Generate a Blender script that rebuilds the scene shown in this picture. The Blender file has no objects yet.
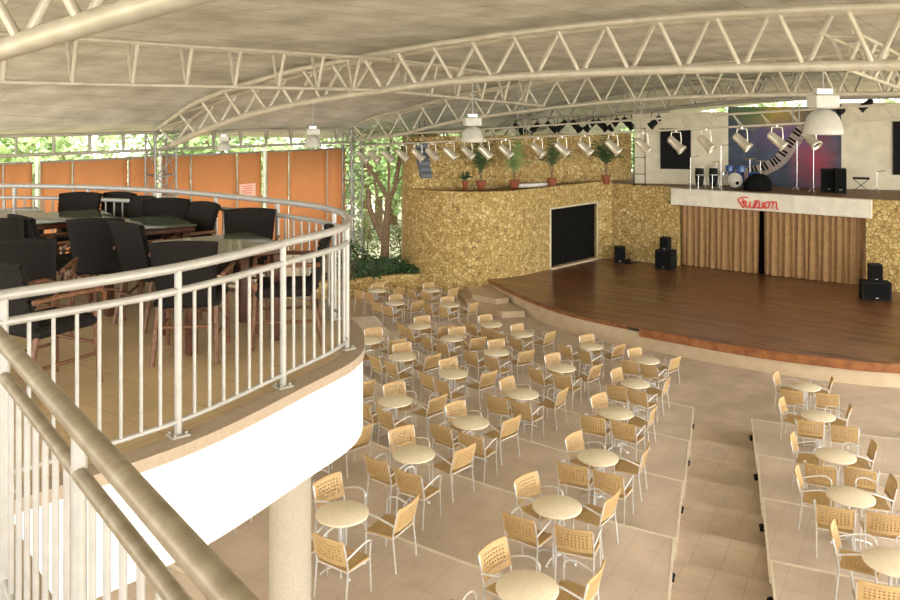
import bpy, math, random
from mathutils import Vector, Matrix
rnd = random.Random(7)
C = bpy.context.scene.collection
PI = math.pi
H = 7.77                      # eye above the lowest floor
F = 830.0                     # focal length in pixels (900 wide)
YH = 105.0                    # horizon row (lens shift)

# ------------------------------------------------------------------ materials
def nmat(name, col, rough=0.6, metal=0.0, col2=None, scale=8.0, bump=0.0, spec=0.5, detail=3.0, emit=None, trans=0.0, noise_pos=(0.35, 0.65)):
    m = bpy.data.materials.new(name); m.use_nodes = True
    nt = m.node_tree; b = nt.nodes['Principled BSDF']
    b.inputs['Base Color'].default_value = (*col, 1)
    b.inputs['Roughness'].default_value = rough
    b.inputs['Metallic'].default_value = metal
    b.inputs['Specular IOR Level'].default_value = spec
    if trans: b.inputs['Transmission Weight'].default_value = trans
    if emit:
        b.inputs['Emission Color'].default_value = (*emit[0], 1); b.inputs['Emission Strength'].default_value = emit[1]
    tc = nt.nodes.new('ShaderNodeTexCoord')
    n = nt.nodes.new('ShaderNodeTexNoise'); n.inputs['Scale'].default_value = scale; n.inputs['Detail'].default_value = detail
    nt.links.new(tc.outputs['Object'], n.inputs['Vector'])
    c2 = col2 if col2 else tuple(c * 0.86 for c in col)
    r = nt.nodes.new('ShaderNodeValToRGB')
    r.color_ramp.elements[0].position = noise_pos[0]; r.color_ramp.elements[0].color = (*c2, 1)
    r.color_ramp.elements[1].position = noise_pos[1]; r.color_ramp.elements[1].color = (*col, 1)
    nt.links.new(n.outputs['Fac'], r.inputs['Fac'])
    nt.links.new(r.outputs['Color'], b.inputs['Base Color'])
    if bump:
        bp = nt.nodes.new('ShaderNodeBump'); bp.inputs['Strength'].default_value = bump; bp.inputs['Distance'].default_value = 0.02
        nt.links.new(n.outputs['Fac'], bp.inputs['Height']); nt.links.new(bp.outputs['Normal'], b.inputs['Normal'])
    return m

def tile_mat(name, c1, c2, mortar, bw, bh, rotz, off=0.0, msize=0.008, rough=0.45, spec=0.4, noise_amt=0.25, nscale=1.2, loc=(0, 0, 0)):
    m = bpy.data.materials.new(name); m.use_nodes = True
    nt = m.node_tree; b = nt.nodes['Principled BSDF']
    b.inputs['Roughness'].default_value = rough; b.inputs['Specular IOR Level'].default_value = spec
    tc = nt.nodes.new('ShaderNodeTexCoord'); mp = nt.nodes.new('ShaderNodeMapping')
    mp.inputs['Rotation'].default_value = (0, 0, rotz); mp.inputs['Location'].default_value = loc
    nt.links.new(tc.outputs['Object'], mp.inputs['Vector'])
    br = nt.nodes.new('ShaderNodeTexBrick')
    br.offset = off; br.inputs['Scale'].default_value = 1.0
    br.inputs['Color1'].default_value = (*c1, 1); br.inputs['Color2'].default_value = (*c2, 1)
    br.inputs['Mortar'].default_value = (*mortar, 1)
    br.inputs['Mortar Size'].default_value = msize; br.inputs['Brick Width'].default_value = bw; br.inputs['Row Height'].default_value = bh
    nt.links.new(mp.outputs['Vector'], br.inputs['Vector'])
    n = nt.nodes.new('ShaderNodeTexNoise'); n.inputs['Scale'].default_value = nscale; n.inputs['Detail'].default_value = 5
    nt.links.new(tc.outputs['Object'], n.inputs['Vector'])
    mx = nt.nodes.new('ShaderNodeMix'); mx.data_type = 'RGBA'; mx.blend_type = 'MULTIPLY'
    rp = nt.nodes.new('ShaderNodeValToRGB')
    rp.color_ramp.elements[0].position = 0.3; rp.color_ramp.elements[0].color = (1 - noise_amt, 1 - noise_amt, 1 - noise_amt * 1.1, 1)
    rp.color_ramp.elements[1].position = 0.7; rp.color_ramp.elements[1].color = (1, 1, 1, 1)
    nt.links.new(n.outputs['Fac'], rp.inputs['Fac'])
    mx.inputs[0].default_value = 1.0
    nt.links.new(br.outputs['Color'], mx.inputs[6]); nt.links.new(rp.outputs['Color'], mx.inputs[7])
    nt.links.new(mx.outputs[2], b.inputs['Base Color'])
    return m

def stone_mat(name):
    m = bpy.data.materials.new(name); m.use_nodes = True
    nt = m.node_tree; b = nt.nodes['Principled BSDF']; b.inputs['Roughness'].default_value = 0.85
    tc = nt.nodes.new('ShaderNodeTexCoord')
    n = nt.nodes.new('ShaderNodeTexNoise'); n.inputs['Scale'].default_value = 2.2
    nt.links.new(tc.outputs['Object'], n.inputs['Vector'])
    mxv = nt.nodes.new('ShaderNodeMix'); mxv.data_type = 'VECTOR'; mxv.inputs[0].default_value = 0.1
    nt.links.new(tc.outputs['Object'], mxv.inputs[4]); nt.links.new(n.outputs['Color'], mxv.inputs[5])
    v = nt.nodes.new('ShaderNodeTexVoronoi'); v.inputs['Scale'].default_value = 7.6
    nt.links.new(mxv.outputs[1], v.inputs['Vector'])
    ve = nt.nodes.new('ShaderNodeTexVoronoi'); ve.feature = 'DISTANCE_TO_EDGE'; ve.inputs['Scale'].default_value = 7.6
    nt.links.new(mxv.outputs[1], ve.inputs['Vector'])
    sep = nt.nodes.new('ShaderNodeSeparateColor'); nt.links.new(v.outputs['Color'], sep.inputs[0])
    rp = nt.nodes.new('ShaderNodeValToRGB')
    e = rp.color_ramp.elements
    e[0].position = 0.0; e[0].color = (0.42, 0.275, 0.08, 1)
    e[1].position = 1.0; e[1].color = (0.66, 0.52, 0.25, 1)
    x = e.new(0.35); x.color = (0.50, 0.355, 0.125, 1)
    x = e.new(0.7); x.color = (0.57, 0.42, 0.165, 1)
    nt.links.new(sep.outputs[0], rp.inputs['Fac'])
    er = nt.nodes.new('ShaderNodeValToRGB')
    er.color_ramp.elements[0].position = 0.0; er.color_ramp.elements[0].color = (0, 0, 0, 1)
    er.color_ramp.elements[0].position = 0.02; er.color_ramp.elements[1].position = 0.085; er.color_ramp.elements[1].color = (1, 1, 1, 1)
    nt.links.new(ve.outputs['Distance'], er.inputs['Fac'])
    mx = nt.nodes.new('ShaderNodeMix'); mx.data_type = 'RGBA'
    mx.inputs[6].default_value = (0.22, 0.14, 0.05, 1)
    nt.links.new(er.outputs['Color'], mx.inputs[0]); nt.links.new(rp.outputs['Color'], mx.inputs[7])
    nt.links.new(mx.outputs[2], b.inputs['Base Color'])
    bp = nt.nodes.new('ShaderNodeBump'); bp.inputs['Strength'].default_value = 0.6; bp.inputs['Distance'].default_value = 0.04
    nt.links.new(er.outputs['Color'], bp.inputs['Height']); nt.links.new(bp.outputs['Normal'], b.inputs['Normal'])
    return m

def mural_mat(name):
    m = bpy.data.materials.new(name); m.use_nodes = True
    nt = m.node_tree; b = nt.nodes['Principled BSDF']; b.inputs['Roughness'].default_value = 0.7
    tc = nt.nodes.new('ShaderNodeTexCoord')
    def blob(loc, size, col, prev, ns=1.5):
        mp = nt.nodes.new('ShaderNodeMapping'); mp.vector_type = 'TEXTURE'
        mp.inputs['Location'].default_value = loc; mp.inputs['Scale'].default_value = size
        nz = nt.nodes.new('ShaderNodeTexNoise'); nz.inputs['Scale'].default_value = ns; nz.inputs['Detail'].default_value = 4
        nt.links.new(tc.outputs['Object'], nz.inputs['Vector'])
        mv = nt.nodes.new('ShaderNodeVectorMath'); mv.operation = 'MULTIPLY_ADD'
        mv.inputs[1].default_value = (0.9, 0.9, 0.9); nt.links.new(nz.outputs['Color'], mv.inputs[0]); nt.links.new(tc.outputs['Object'], mv.inputs[2])
        nt.links.new(mv.outputs[0], mp.inputs['Vector'])
        g = nt.nodes.new('ShaderNodeTexGradient'); g.gradient_type = 'SPHERICAL'; nt.links.new(mp.outputs['Vector'], g.inputs['Vector'])
        mx = nt.nodes.new('ShaderNodeMix'); mx.data_type = 'RGBA'
        nt.links.new(g.outputs['Fac'], mx.inputs[0]); nt.links.new(prev, mx.inputs[6]); mx.inputs[7].default_value = (*col, 1)
        return mx.outputs[2]
    n = nt.nodes.new('ShaderNodeTexNoise'); n.inputs['Scale'].default_value = 1.3; n.inputs['Detail'].default_value = 6
    nt.links.new(tc.outputs['Object'], n.inputs['Vector'])
    r = nt.nodes.new('ShaderNodeValToRGB')
    r.color_ramp.elements[0].position = 0.35; r.color_ramp.elements[0].color = (0.03, 0.037, 0.06, 1)
    r.color_ramp.elements[1].position = 0.7; r.color_ramp.elements[1].color = (0.06, 0.085, 0.14, 1)
    nt.links.new(n.outputs['Fac'], r.inputs['Fac'])
    o = r.outputs['Color']
    o = blob((1.7, 0.45, 1.4 + 0.45), (1.2, 3, 1.7), (0.30, 0.035, 0.06), o)
    o = blob((0.5, 0.45, 2.5 + 0.45), (1.6, 3, 1.2), (0.13, 0.07, 0.20), o)
    o = blob((0.0, 0.45, 3.45 + 0.45), (2.0, 3, 0.9), (0.42, 0.30, 0.04), o)
    o = blob((-1.0, 0.45, 3.5 + 0.45), (1.2, 3, 0.8), (0.05, 0.14, 0.05), o)
    nt.links.new(o, b.inputs['Base Color'])
    return m

M = {}
M['tan'] = nmat('woven_tan', (0.56, 0.385, 0.18), 0.6, col2=(0.47, 0.31, 0.135), scale=60, bump=0.3)
M['alu'] = nmat('aluminium', (0.80, 0.80, 0.80), 0.35, 0.55, scale=10)
M['ttop'] = nmat('cream_top', (0.90, 0.81, 0.63), 0.35, col2=(0.83, 0.73, 0.55), scale=22)
M['rail'] = nmat('rail_paint', (0.43, 0.425, 0.415), 0.35, 0.2, scale=14, col2=(0.38, 0.375, 0.365))
M['railtop'] = nmat('rail_brown', (0.33, 0.29, 0.225), 0.4, 0.3, scale=14, col2=(0.24, 0.20, 0.145))  # darker, browner tone than rail, for the walkway's top and middle rails
M['white'] = nmat('white_paint', (0.93, 0.92, 0.88), 0.7, scale=3, col2=(0.9, 0.89, 0.85))
M['nosing'] = nmat('pale_nosing', (0.88, 0.80, 0.66), 0.5, scale=6)
M['beamw'] = nmat('cream_beam', (0.74, 0.70, 0.58), 0.6, scale=3)
M['kerb'] = nmat('kerb_plaster', (0.40, 0.32, 0.245), 0.8, scale=40, col2=(0.35, 0.28, 0.21))
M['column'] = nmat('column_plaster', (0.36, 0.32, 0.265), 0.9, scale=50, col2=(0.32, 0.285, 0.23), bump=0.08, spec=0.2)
M['cream'] = nmat('cream_plaster', (0.62, 0.50, 0.34), 0.8, scale=3, col2=(0.56, 0.44, 0.30))
M['creamwall'] = nmat('cream_wall', (0.66, 0.61, 0.47), 0.85, scale=2)
M['truss'] = nmat('truss_paint', (0.61, 0.57, 0.48), 0.36, 0.2, scale=3, col2=(0.52, 0.48, 0.39))
M['trussdk'] = nmat('truss_steel', (0.42, 0.40, 0.34), 0.5, 0.3, scale=6)
M['tower'] = nmat('galvanised', (0.33, 0.33, 0.31), 0.5, 0.4, scale=12)
M['black'] = nmat('black_cloth', (0.008, 0.008, 0.008), 0.95, scale=10, spec=0.1)
M['spk'] = nmat('speaker_black', (0.010, 0.010, 0.010), 0.7, scale=30, spec=0.2)
M['grey'] = nmat('speaker_grey', (0.13, 0.15, 0.18), 0.6, scale=20)
M['metal'] = nmat('can_metal', (0.80, 0.76, 0.66), 0.3, 0.6, scale=10)
M['dome'] = nmat('dome_white', (0.52, 0.51, 0.47), 0.3, scale=30, col2=(0.46, 0.45, 0.41))
M['orange'] = nmat('orange_blind', (0.70, 0.38, 0.18), 0.8, scale=1.2, col2=(0.64, 0.34, 0.155))
M['hole'] = nmat('dark_board', (0.012, 0.012, 0.012), 0.9, scale=4, spec=0.1)
M['wick'] = nmat('dark_wicker', (0.016, 0.013, 0.012), 0.75, scale=120, col2=(0.007, 0.006, 0.005), bump=0.4, spec=0.2)
M['legwood'] = nmat('bamboo_leg', (0.20, 0.085, 0.035), 0.45, scale=30, col2=(0.10, 0.04, 0.018))
M['tabwood'] = nmat('red_wood', (0.10, 0.03, 0.015), 0.25, scale=14, col2=(0.06, 0.02, 0.01))
M['glass'] = nmat('tabletop_glass', (0.10, 0.13, 0.09), 0.06, 0.0, scale=4, spec=1.0)
M['pot'] = nmat('terracotta', (0.35, 0.10, 0.05), 0.8, scale=12)
M['leaf'] = nmat('leaf', (0.30, 0.42, 0.16), 0.55, scale=2.5, col2=(0.12, 0.21, 0.06))
M['leafdk'] = nmat('leaf_dark', (0.06, 0.13, 0.045), 0.6, scale=6, col2=(0.025, 0.06, 0.02))
M['leaflt'] = nmat('leaf_light', (0.50, 0.58, 0.32), 0.6, scale=1.5, col2=(0.28, 0.38, 0.16))
M['bark'] = nmat('bark', (0.28, 0.20, 0.12), 0.9, scale=14, col2=(0.16, 0.10, 0.06), bump=0.5)
M['soil'] = nmat('soil', (0.10, 0.07, 0.04), 0.95, scale=10)
M['ground'] = nmat('pale_ground', (0.50, 0.45, 0.33), 0.95, scale=0.2, col2=(0.34, 0.36, 0.2))
M['red'] = nmat('red_letters', (0.75, 0.05, 0.02), 0.5, scale=20, col2=(0.68, 0.04, 0.02))
M['curtain'] = nmat('curtain_cloth', (0.36, 0.215, 0.095), 0.85, scale=5, col2=(0.30, 0.175, 0.075))
M['blue'] = nmat('drum_blue', (0.05, 0.12, 0.35), 0.25, scale=10)
M['skin'] = nmat('drum_head', (0.75, 0.72, 0.62), 0.5, scale=10)
M['chrome'] = nmat('chrome', (0.7, 0.7, 0.7), 0.2, 0.9, scale=10)
M['pinkp'] = nmat('pink_sign', (0.85, 0.55, 0.42), 0.7, scale=40)
M['skirt'] = nmat('stage_edge_wood', (0.33, 0.13, 0.04), 0.4, scale=3, col2=(0.19, 0.065, 0.02))
M['brass'] = nmat('brass', (0.6, 0.42, 0.12), 0.3, 0.8, scale=10)
M['stone'] = stone_mat('rubble_stone')
UH = math.radians(38)
M['floor'] = tile_mat('floor_tiles', (0.66, 0.54, 0.44), (0.70, 0.575, 0.47), (0.54, 0.43, 0.34), 0.45, 0.45, math.radians(-15), 0, 0.006)
M['aisle'] = tile_mat('aisle_tiles', (0.74, 0.615, 0.51), (0.70, 0.575, 0.47), (0.57, 0.45, 0.35), 0.45, 0.45, math.radians(28), 0, 0.007, noise_amt=0.3)
M['tierf'] = tile_mat('tier_tiles', (0.75, 0.63, 0.53), (0.73, 0.61, 0.51), (0.63, 0.51, 0.41), 0.42, 0.42, math.radians(30), 0, 0.006)
M['terr'] = tile_mat('terrace_tiles', (0.60, 0.46, 0.28), (0.64, 0.49, 0.30), (0.48, 0.36, 0.21), 0.40, 0.40, math.radians(36), 0, 0.006, rough=0.35)
M['stage'] = tile_mat('stage_boards', (0.32, 0.15, 0.075), (0.11, 0.042, 0.02), (0.05, 0.018, 0.008), 2.6, 0.11, math.radians(36), 0.37, 0.004, rough=0.28, spec=0.5, noise_amt=0.35, nscale=2)
M['roof'] = tile_mat('roof_panels', (0.83, 0.82, 0.77), (0.78, 0.77, 0.72), (0.40, 0.34, 0.26), 11.0, 0.85, -(PI / 2 - UH), 0.35, 0.010, rough=0.75, spec=0.2, noise_amt=0.38, nscale=0.9)
M['platf'] = nmat('platform_brown', (0.20, 0.11, 0.045), 0.6, scale=6)
M['mural'] = mural_mat('mural_paint')
mo = M['orange'].node_tree; tr = mo.nodes.new('ShaderNodeBsdfTranslucent'); tr.inputs['Color'].default_value = (0.82, 0.44, 0.18, 1)
ms = mo.nodes.new('ShaderNodeMixShader'); ms.inputs[0].default_value = 0.45; outn = [n for n in mo.nodes if n.type == 'OUTPUT_MATERIAL'][0]
mo.links.new(mo.nodes['Principled BSDF'].outputs[0], ms.inputs[1]); mo.links.new(tr.outputs[0], ms.inputs[2]); mo.links.new(ms.outputs[0], outn.inputs['Surface'])

# ------------------------------------------------------------------ mesh builder
class MB:
    def __init__(s): s.v = []; s.f = []; s.sm = []
    def add(s, vs, fs, smooth=False):
        n = len(s.v); s.v += [tuple(p) for p in vs]; s.f += [tuple(i + n for i in f) for f in fs]; s.sm += [smooth] * len(fs); return s
    def box(s, c, d, rz=0.0, rx=0.0, ry=0.0):
        hx, hy, hz = d[0] / 2, d[1] / 2, d[2] / 2
        R = Matrix.Rotation(rz, 3, 'Z') @ Matrix.Rotation(ry, 3, 'Y') @ Matrix.Rotation(rx, 3, 'X')
        vs = [R @ Vector((x * hx, y * hy, z * hz)) + Vector(c) for x in (-1, 1) for y in (-1, 1) for z in (-1, 1)]
        return s.add(vs, [(0, 1, 3, 2), (4, 6, 7, 5), (0, 4, 5, 1), (2, 3, 7, 6), (0, 2, 6, 4), (1, 5, 7, 3)])
    def bbox(s, c, d, b=0.01, rz=0.0, rx=0.0):      # box with chamfered vertical and top edges
        hx, hy, hz = d[0] / 2, d[1] / 2, d[2] / 2
        R = Matrix.Rotation(rz, 3, 'Z') @ Matrix.Rotation(rx, 3, 'X')
        rings = []
        for z, k in ((-hz, b), (-hz + b, 0), (hz - b, 0), (hz, b)):
            x, y = hx - k, hy - k
            rings.append([(x - b, -y), (x, -y + b), (x, y - b), (x - b, y), (-x + b, y), (-x, y - b), (-x, -y + b), (-x + b, -y)])
        vs = []
        for (z, r) in zip((-hz, -hz + b, hz - b, hz), rings): vs += [R @ Vector((p[0], p[1], z)) + Vector(c) for p in r]
        fs = [tuple(range(7, -1, -1)), tuple(range(24, 32))]
        for k in range(3):
            for i in range(8): fs.append((k * 8 + i, k * 8 + (i + 1) % 8, (k + 1) * 8 + (i + 1) % 8, (k + 1) * 8 + i))
        return s.add(vs, fs)
    def tube(s, pts, r, n=8, closed=False, caps=True):
        pts = [Vector(p) for p in pts]; m = len(pts)
        rs = r if isinstance(r, (list, tuple)) else [r] * m
        tang = []
        for i in range(m):
            a = pts[i - 1] if (i > 0 or closed) else pts[i]; b = pts[(i + 1) % m] if (i < m - 1 or closed) else pts[i]
            t = b - a
            tang.append(t.normalized() if t.length > 1e-9 else Vector((0, 0, 1)))
        up = Vector((0, 0, 1)) if abs(tang[0].z) < 0.9 else Vector((1, 0, 0))
        nx = tang[0].cross(up).normalized(); vs = []
        for i in range(m):
            nx = (nx - tang[i] * nx.dot(tang[i])).normalized(); ny = tang[i].cross(nx)
            for k in range(n):
                a = 2 * PI * k / n; vs.append(pts[i] + (nx * math.cos(a) + ny * math.sin(a)) * rs[i])
        fs = []
        for i in range(m if closed else m - 1):
            j = (i + 1) % m
            for k in range(n): fs.append((i * n + k, i * n + (k + 1) % n, j * n + (k + 1) % n, j * n + k))
        s.add(vs, fs, True)
        if caps and not closed:
            s.add(vs[:n], [tuple(range(n - 1, -1, -1))]); s.add(vs[-n:], [tuple(range(n))])
        return s
    def lathe(s, prof, n=24, c=(0, 0, 0), T=None, smooth=True):
        vs = []
        for (r, z) in prof:
            for k in range(n):
                a = 2 * PI * k / n; p = Vector((r * math.cos(a), r * math.sin(a), z))
                if T is not None: p = T @ p
                vs.append(p + Vector(c))
        fs = []
        for i in range(len(prof) - 1):
            for k in range(n): fs.append((i * n + k, i * n + (k + 1) % n, (i + 1) * n + (k + 1) % n, (i + 1) * n + k))
        s.add(vs, fs, smooth)
        if prof[0][0] > 1e-4: s.add(vs[:n], [tuple(range(n - 1, -1, -1))])
        if prof[-1][0] > 1e-4: s.add(vs[-n:], [tuple(range(n))])
        return s
    def prism(s, poly, z0, z1):
        a = sum(poly[i][0] * poly[(i + 1) % len(poly)][1] - poly[(i + 1) % len(poly)][0] * poly[i][1] for i in range(len(poly)))
        if a < 0: poly = poly[::-1]
        n = len(poly)
        z0f = z0 if callable(z0) else (lambda p: z0); z1f = z1 if callable(z1) else (lambda p: z1)
        vs = [(p[0], p[1], z0f(p)) for p in poly] + [(p[0], p[1], z1f(p)) for p in poly]
        fs = [tuple(range(n - 1, -1, -1)), tuple(range(n, 2 * n))] + [(i, (i + 1) % n, n + (i + 1) % n, n + i) for i in range(n)]
        return s.add(vs, fs)
    def ribbon(s, pts, half, z0, z1):               # vertical wall of given half thickness along a polyline
        m = len(pts); L = []; R = []
        for i in range(m):
            a = Vector(pts[max(i - 1, 0)]); b = Vector(pts[min(i + 1, m - 1)]); t = (b - a).normalized(); nn = Vector((-t.y, t.x))
            L.append(Vector(pts[i]) + nn * half); R.append(Vector(pts[i]) - nn * half)
        vs = []
        for i in range(m): vs += [(L[i].x, L[i].y, z0), (L[i].x, L[i].y, z1), (R[i].x, R[i].y, z1), (R[i].x, R[i].y, z0)]
        fs = []
        for i in range(m - 1):
            for k in range(4): fs.append((i * 4 + k, i * 4 + (k + 1) % 4, (i + 1) * 4 + (k + 1) % 4, (i + 1) * 4 + k))
        fs += [(0, 3, 2, 1), tuple((m - 1) * 4 + k for k in range(4))]
        return s.add(vs, fs)
    def build(s, name, mat, parent=None, loc=None, rz=0.0):
        me = bpy.data.meshes.new(name); me.from_pydata(s.v, [], s.f); me.update()
        me.polygons.foreach_set('use_smooth', s.sm)
        me.materials.append(M[mat] if isinstance(mat, str) else mat)
        o = bpy.data.objects.new(name, me); C.objects.link(o)
        if parent: o.parent = parent
        if loc is not None: o.location = loc
        o.rotation_euler.z = rz
        return o

def tag(o, label=None, cat=None, group=None, kind=None):
    if label: o['label'] = label
    if cat: o['category'] = cat
    if group: o['group'] = group
    if kind: o['kind'] = kind
    return o
def struct(o): o['kind'] = 'structure'; return o
def empty(name, loc, rz=0.0):
    o = bpy.data.objects.new(name, None); o.empty_display_size = 0.1; C.objects.link(o); o.location = loc; o.rotation_euler.z = rz; return o
KIDS = {}
def kid(o, p): KIDS.setdefault(p.name, []).append(o); return o
def copy_tree(o, parent=None):
    c = o.copy(); C.objects.link(c)
    if parent: c.parent = parent
    for ch in o.children: copy_tree(ch, c)
    return c

def at(px, py, E):            # ground-plane point of a feature E metres below eye level
    d = F * E / (py - YH); return ((px - 450) / F * d, d)
def catmull(P, n=8):
    out = []; P = [Vector(p) for p in P]
    Q = [P[0] * 2 - P[1]] + P + [P[-1] * 2 - P[-2]]
    for i in range(1, len(Q) - 2):
        for k in range(n):
            t = k / n; a, b, c, d = Q[i - 1], Q[i], Q[i + 1], Q[i + 2]
            out.append(0.5 * ((2 * b) + (c - a) * t + (2 * a - 5 * b + 4 * c - d) * t * t + (3 * b - a - 3 * c + d) * t ** 3))
    out.append(P[-1]); return out
def resample(P, step):
    out = [P[0].copy()]; acc = 0.0
    for i in range(len(P) - 1):
        a, b = P[i], P[i + 1]; L = (b - a).length; pos = 0.0
        while acc + (L - pos) >= step:
            pos += step - acc; acc = 0.0; out.append(a + (b - a) * (pos / L))
        acc += L - pos
    return out
def offset(P, d):
    o = []
    for i in range(len(P)):
        t = (P[min(i + 1, len(P) - 1)] - P[max(i - 1, 0)]).normalized(); o.append(P[i] + Vector((-t.y, t.x)) * d)
    return o

# ------------------------------------------------------------------ camera, world, light
cam_d = bpy.data.cameras.new('camera'); cam = bpy.data.objects.new('camera', cam_d); C.objects.link(cam)
cam.location = (0, 0, H); cam.rotation_euler = (PI / 2, 0, 0)
cam_d.sensor_width = 36; cam_d.lens = F / 900 * 36; cam_d.shift_y = -(300 - YH) / 900; cam_d.clip_end = 400; cam_d.clip_start = 0.05
bpy.context.scene.camera = cam
sc = bpy.context.scene
sc.view_settings.view_transform = 'Standard'; sc.view_settings.look = 'None'; sc.view_settings.gamma = 1; sc.view_settings.use_curve_mapping = False
sc.view_settings.exposure = 0.42
w = bpy.data.worlds.new('world'); sc.world = w; w.use_nodes = True
bg = w.node_tree.nodes['Background']; bg.inputs['Color'].default_value = (1.0, 0.965, 0.90, 1)
wn = w.node_tree; tcw = wn.nodes.new('ShaderNodeTexCoord'); dt = wn.nodes.new('ShaderNodeVectorMath'); dt.operation = 'DOT_PRODUCT'
dt.inputs[1].default_value = Vector((0.5, -0.84, 0.25)).normalized(); wn.links.new(tcw.outputs['Generated'], dt.inputs[0])
mr = wn.nodes.new('ShaderNodeMapRange'); mr.inputs['From Min'].default_value = -0.3; mr.inputs['From Max'].default_value = 1.0
mr.inputs['To Min'].default_value = 3.2; mr.inputs['To Max'].default_value = 8.5
wn.links.new(dt.outputs['Value'], mr.inputs['Value']); wn.links.new(mr.outputs['Result'], bg.inputs['Strength'])

# ------------------------------------------------------------------ building axes
U = Vector((math.sin(UH), math.cos(UH))); V = Vector((U.y, -U.x))
T2 = Vector((-4.1, 36.0)); W45 = Vector((0.7071, 0.7071))
def interp(tab, x):
    if x <= tab[0][0]: return tab[0][1]
    for (a, p), (b, q) in zip(tab, tab[1:]):
        if x <= b: return p + (q - p) * (x - a) / (b - a)
    return tab[-1][1]
PT = [(-3, -1.5), (0, -0.95), (2.1, 0.0), (4.3, 0.52), (7.2, 1.03), (11.7, 1.5), (15, 1.73), (17.4, 1.83), (20, 1.87)]
BT = [(-3, -1.9), (0, -1.55), (2.1, -0.93), (4.6, -0.33), (7.2, 0.06), (10.6, 0.42), (12.4, 0.58), (14.6, 0.70), (17.4, 0.76), (20, 0.77)]
def sm(tab, t):
    t = min(t, 40 - t); return sum(interp(tab, t + k * 0.6) for k in (-1, -0.5, 0, 0.5, 1)) / 5
def drop(wv): return -0.45 * max(0.0, min(1.0, (wv + 8.7) / 8.7)) - 0.12 * max(0.0, wv - 8.7)
def plan(wv, t): return T2 + W45 * wv + V * t

# ------------------------------------------------------------------ ground and floors
CC = Vector((14, 32))
def pol(r, deg): a = math.radians(deg); return (CC.x - r * math.sin(a), CC.y - r * math.cos(a))
def arc(r, a0, a1, n=24): return [pol(r, a0 + (a1 - a0) * i / n) for i in range(n + 1)]
g = MB(); g.add([(-90, -60, -0.03), (90, -60, -0.03), (90, 130, -0.03), (-90, 130, -0.03)], [(0, 1, 2, 3)])
struct(g.build('ground_outside', 'ground'))
g = MB(); g.prism([(-9, 33), (-20, 22), (-20, -6), (26, -6), (34, 14), (22, 30), (8, 42), (-1.5, 38)], -0.02, 0.0)
struct(g.build('floor', 'floor'))
RK = [14.1, 17.0, 19.7, 22.4, 25.1, 27.8, 30.5, 33.2, 36]
LA = [34.7, 31.8, 29.9, 28.5, 27.3, 26.5, 25.9, 25.4, 25.0]
RA = [29.0, 27.1, 25.9, 25.0, 24.25, 23.6, 23.1, 22.7, 22.3]
STEP = 0.34
def zrow(r):
    k = 0
    for i, q in enumerate(RK):
        if r > q: k = i + 1
    return k * STEP
for k in range(7):
    z = (k + 1) * STEP
    left = arc(RK[k], LA[k], 76) + arc(RK[k + 1], 76, LA[k + 1])
    struct(MB().prism(left, 0.0, z).build('floor_tier', 'tierf'))
    right = arc(RK[k], RA[k], -25) + arc(RK[k + 1], -25, RA[k + 1])
    struct(MB().prism(right, 0.0, z).build('floor_tier', 'tierf'))
    # pale nosing strips of each tier
    for (a0, a1) in ((LA[k], 76), (RA[k], -25)):
        poly = arc(RK[k] - 0.002, a0, a1) + arc(RK[k] + 0.05, a1, a0)
        struct(MB().prism(poly, z - 0.03, z + 0.002).build('trim_1', 'nosing'))
    # aisle: two treads to each tier
    rm = (RK[k] + RK[k + 1]) / 2; lam = (LA[k] + LA[k + 1]) / 2; ram = (RA[k] + RA[k + 1]) / 2
    g = MB()
    if k: g.prism([pol(RK[k], LA[k]), pol(rm, lam), pol(rm, ram), pol(RK[k], RA[k])], 0.0, z - STEP)
    g.prism([pol(rm, lam), pol(RK[k + 1], LA[k + 1]), pol(RK[k + 1], RA[k + 1]), pol(rm, ram)], 0.0, z - STEP / 2)
    struct(g.build('floor_aisle', 'aisle'))
    # side edge strips (white line along the aisle)
    for A, sgn in ((LA, 1), (RA, -1)):
        p, q = Vector(pol(RK[k], A[k])), Vector(pol(RK[k + 1], A[k + 1])); t = (q - p).normalized(); nn = Vector((-t.y, t.x)) * 0.03
        poly = [p + nn, q + nn, q - nn * 0.2, p - nn * 0.2] if sgn > 0 else [p + nn * 0.2, q + nn * 0.2, q - nn, p - nn]
        struct(MB().prism([tuple(x) for x in poly], z - 0.04, z + 0.003).build('trim_2', 'nosing'))
ordn = ['first', 'second', 'third', 'fourth', 'fifth', 'sixth', 'seventh']
for side, A, sg in (('left', LA, -1), ('right', RA, 1)):
    for k in range(1, 5):
        fr = 0.32
        p = Vector(pol(RK[k - 1], A[k - 1])).lerp(Vector(pol(RK[k], A[k])), fr)
        aa = math.atan2((Vector(pol(RK[k], A[k])) - p).y, (Vector(pol(RK[k], A[k])) - p).x)
        p = p + Vector((1, -0.35)) .normalized() * (0.02 if side == 'left' else -0.06)
        e = empty('step_light', (p.x, p.y, k * STEP - 0.13), aa)
        MB().bbox((0, 0, 0), (0.13, 0.07, 0.05), 0.01).build('housing', 'spk', e)
        MB().lathe([(0.0, 0), (0.035, 0), (0.05, 0.02), (0.05, 0.035), (0.02, 0.06), (0, 0.062)], 12, (0, 0, 0.02)).build('hood', 'spk', e)
        tag(e, 'small dark step light on the %s edge of the aisle, %s counted from the stage' % (side, ordn[k - 1]), 'step light', 'step lights along the aisle')

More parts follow.
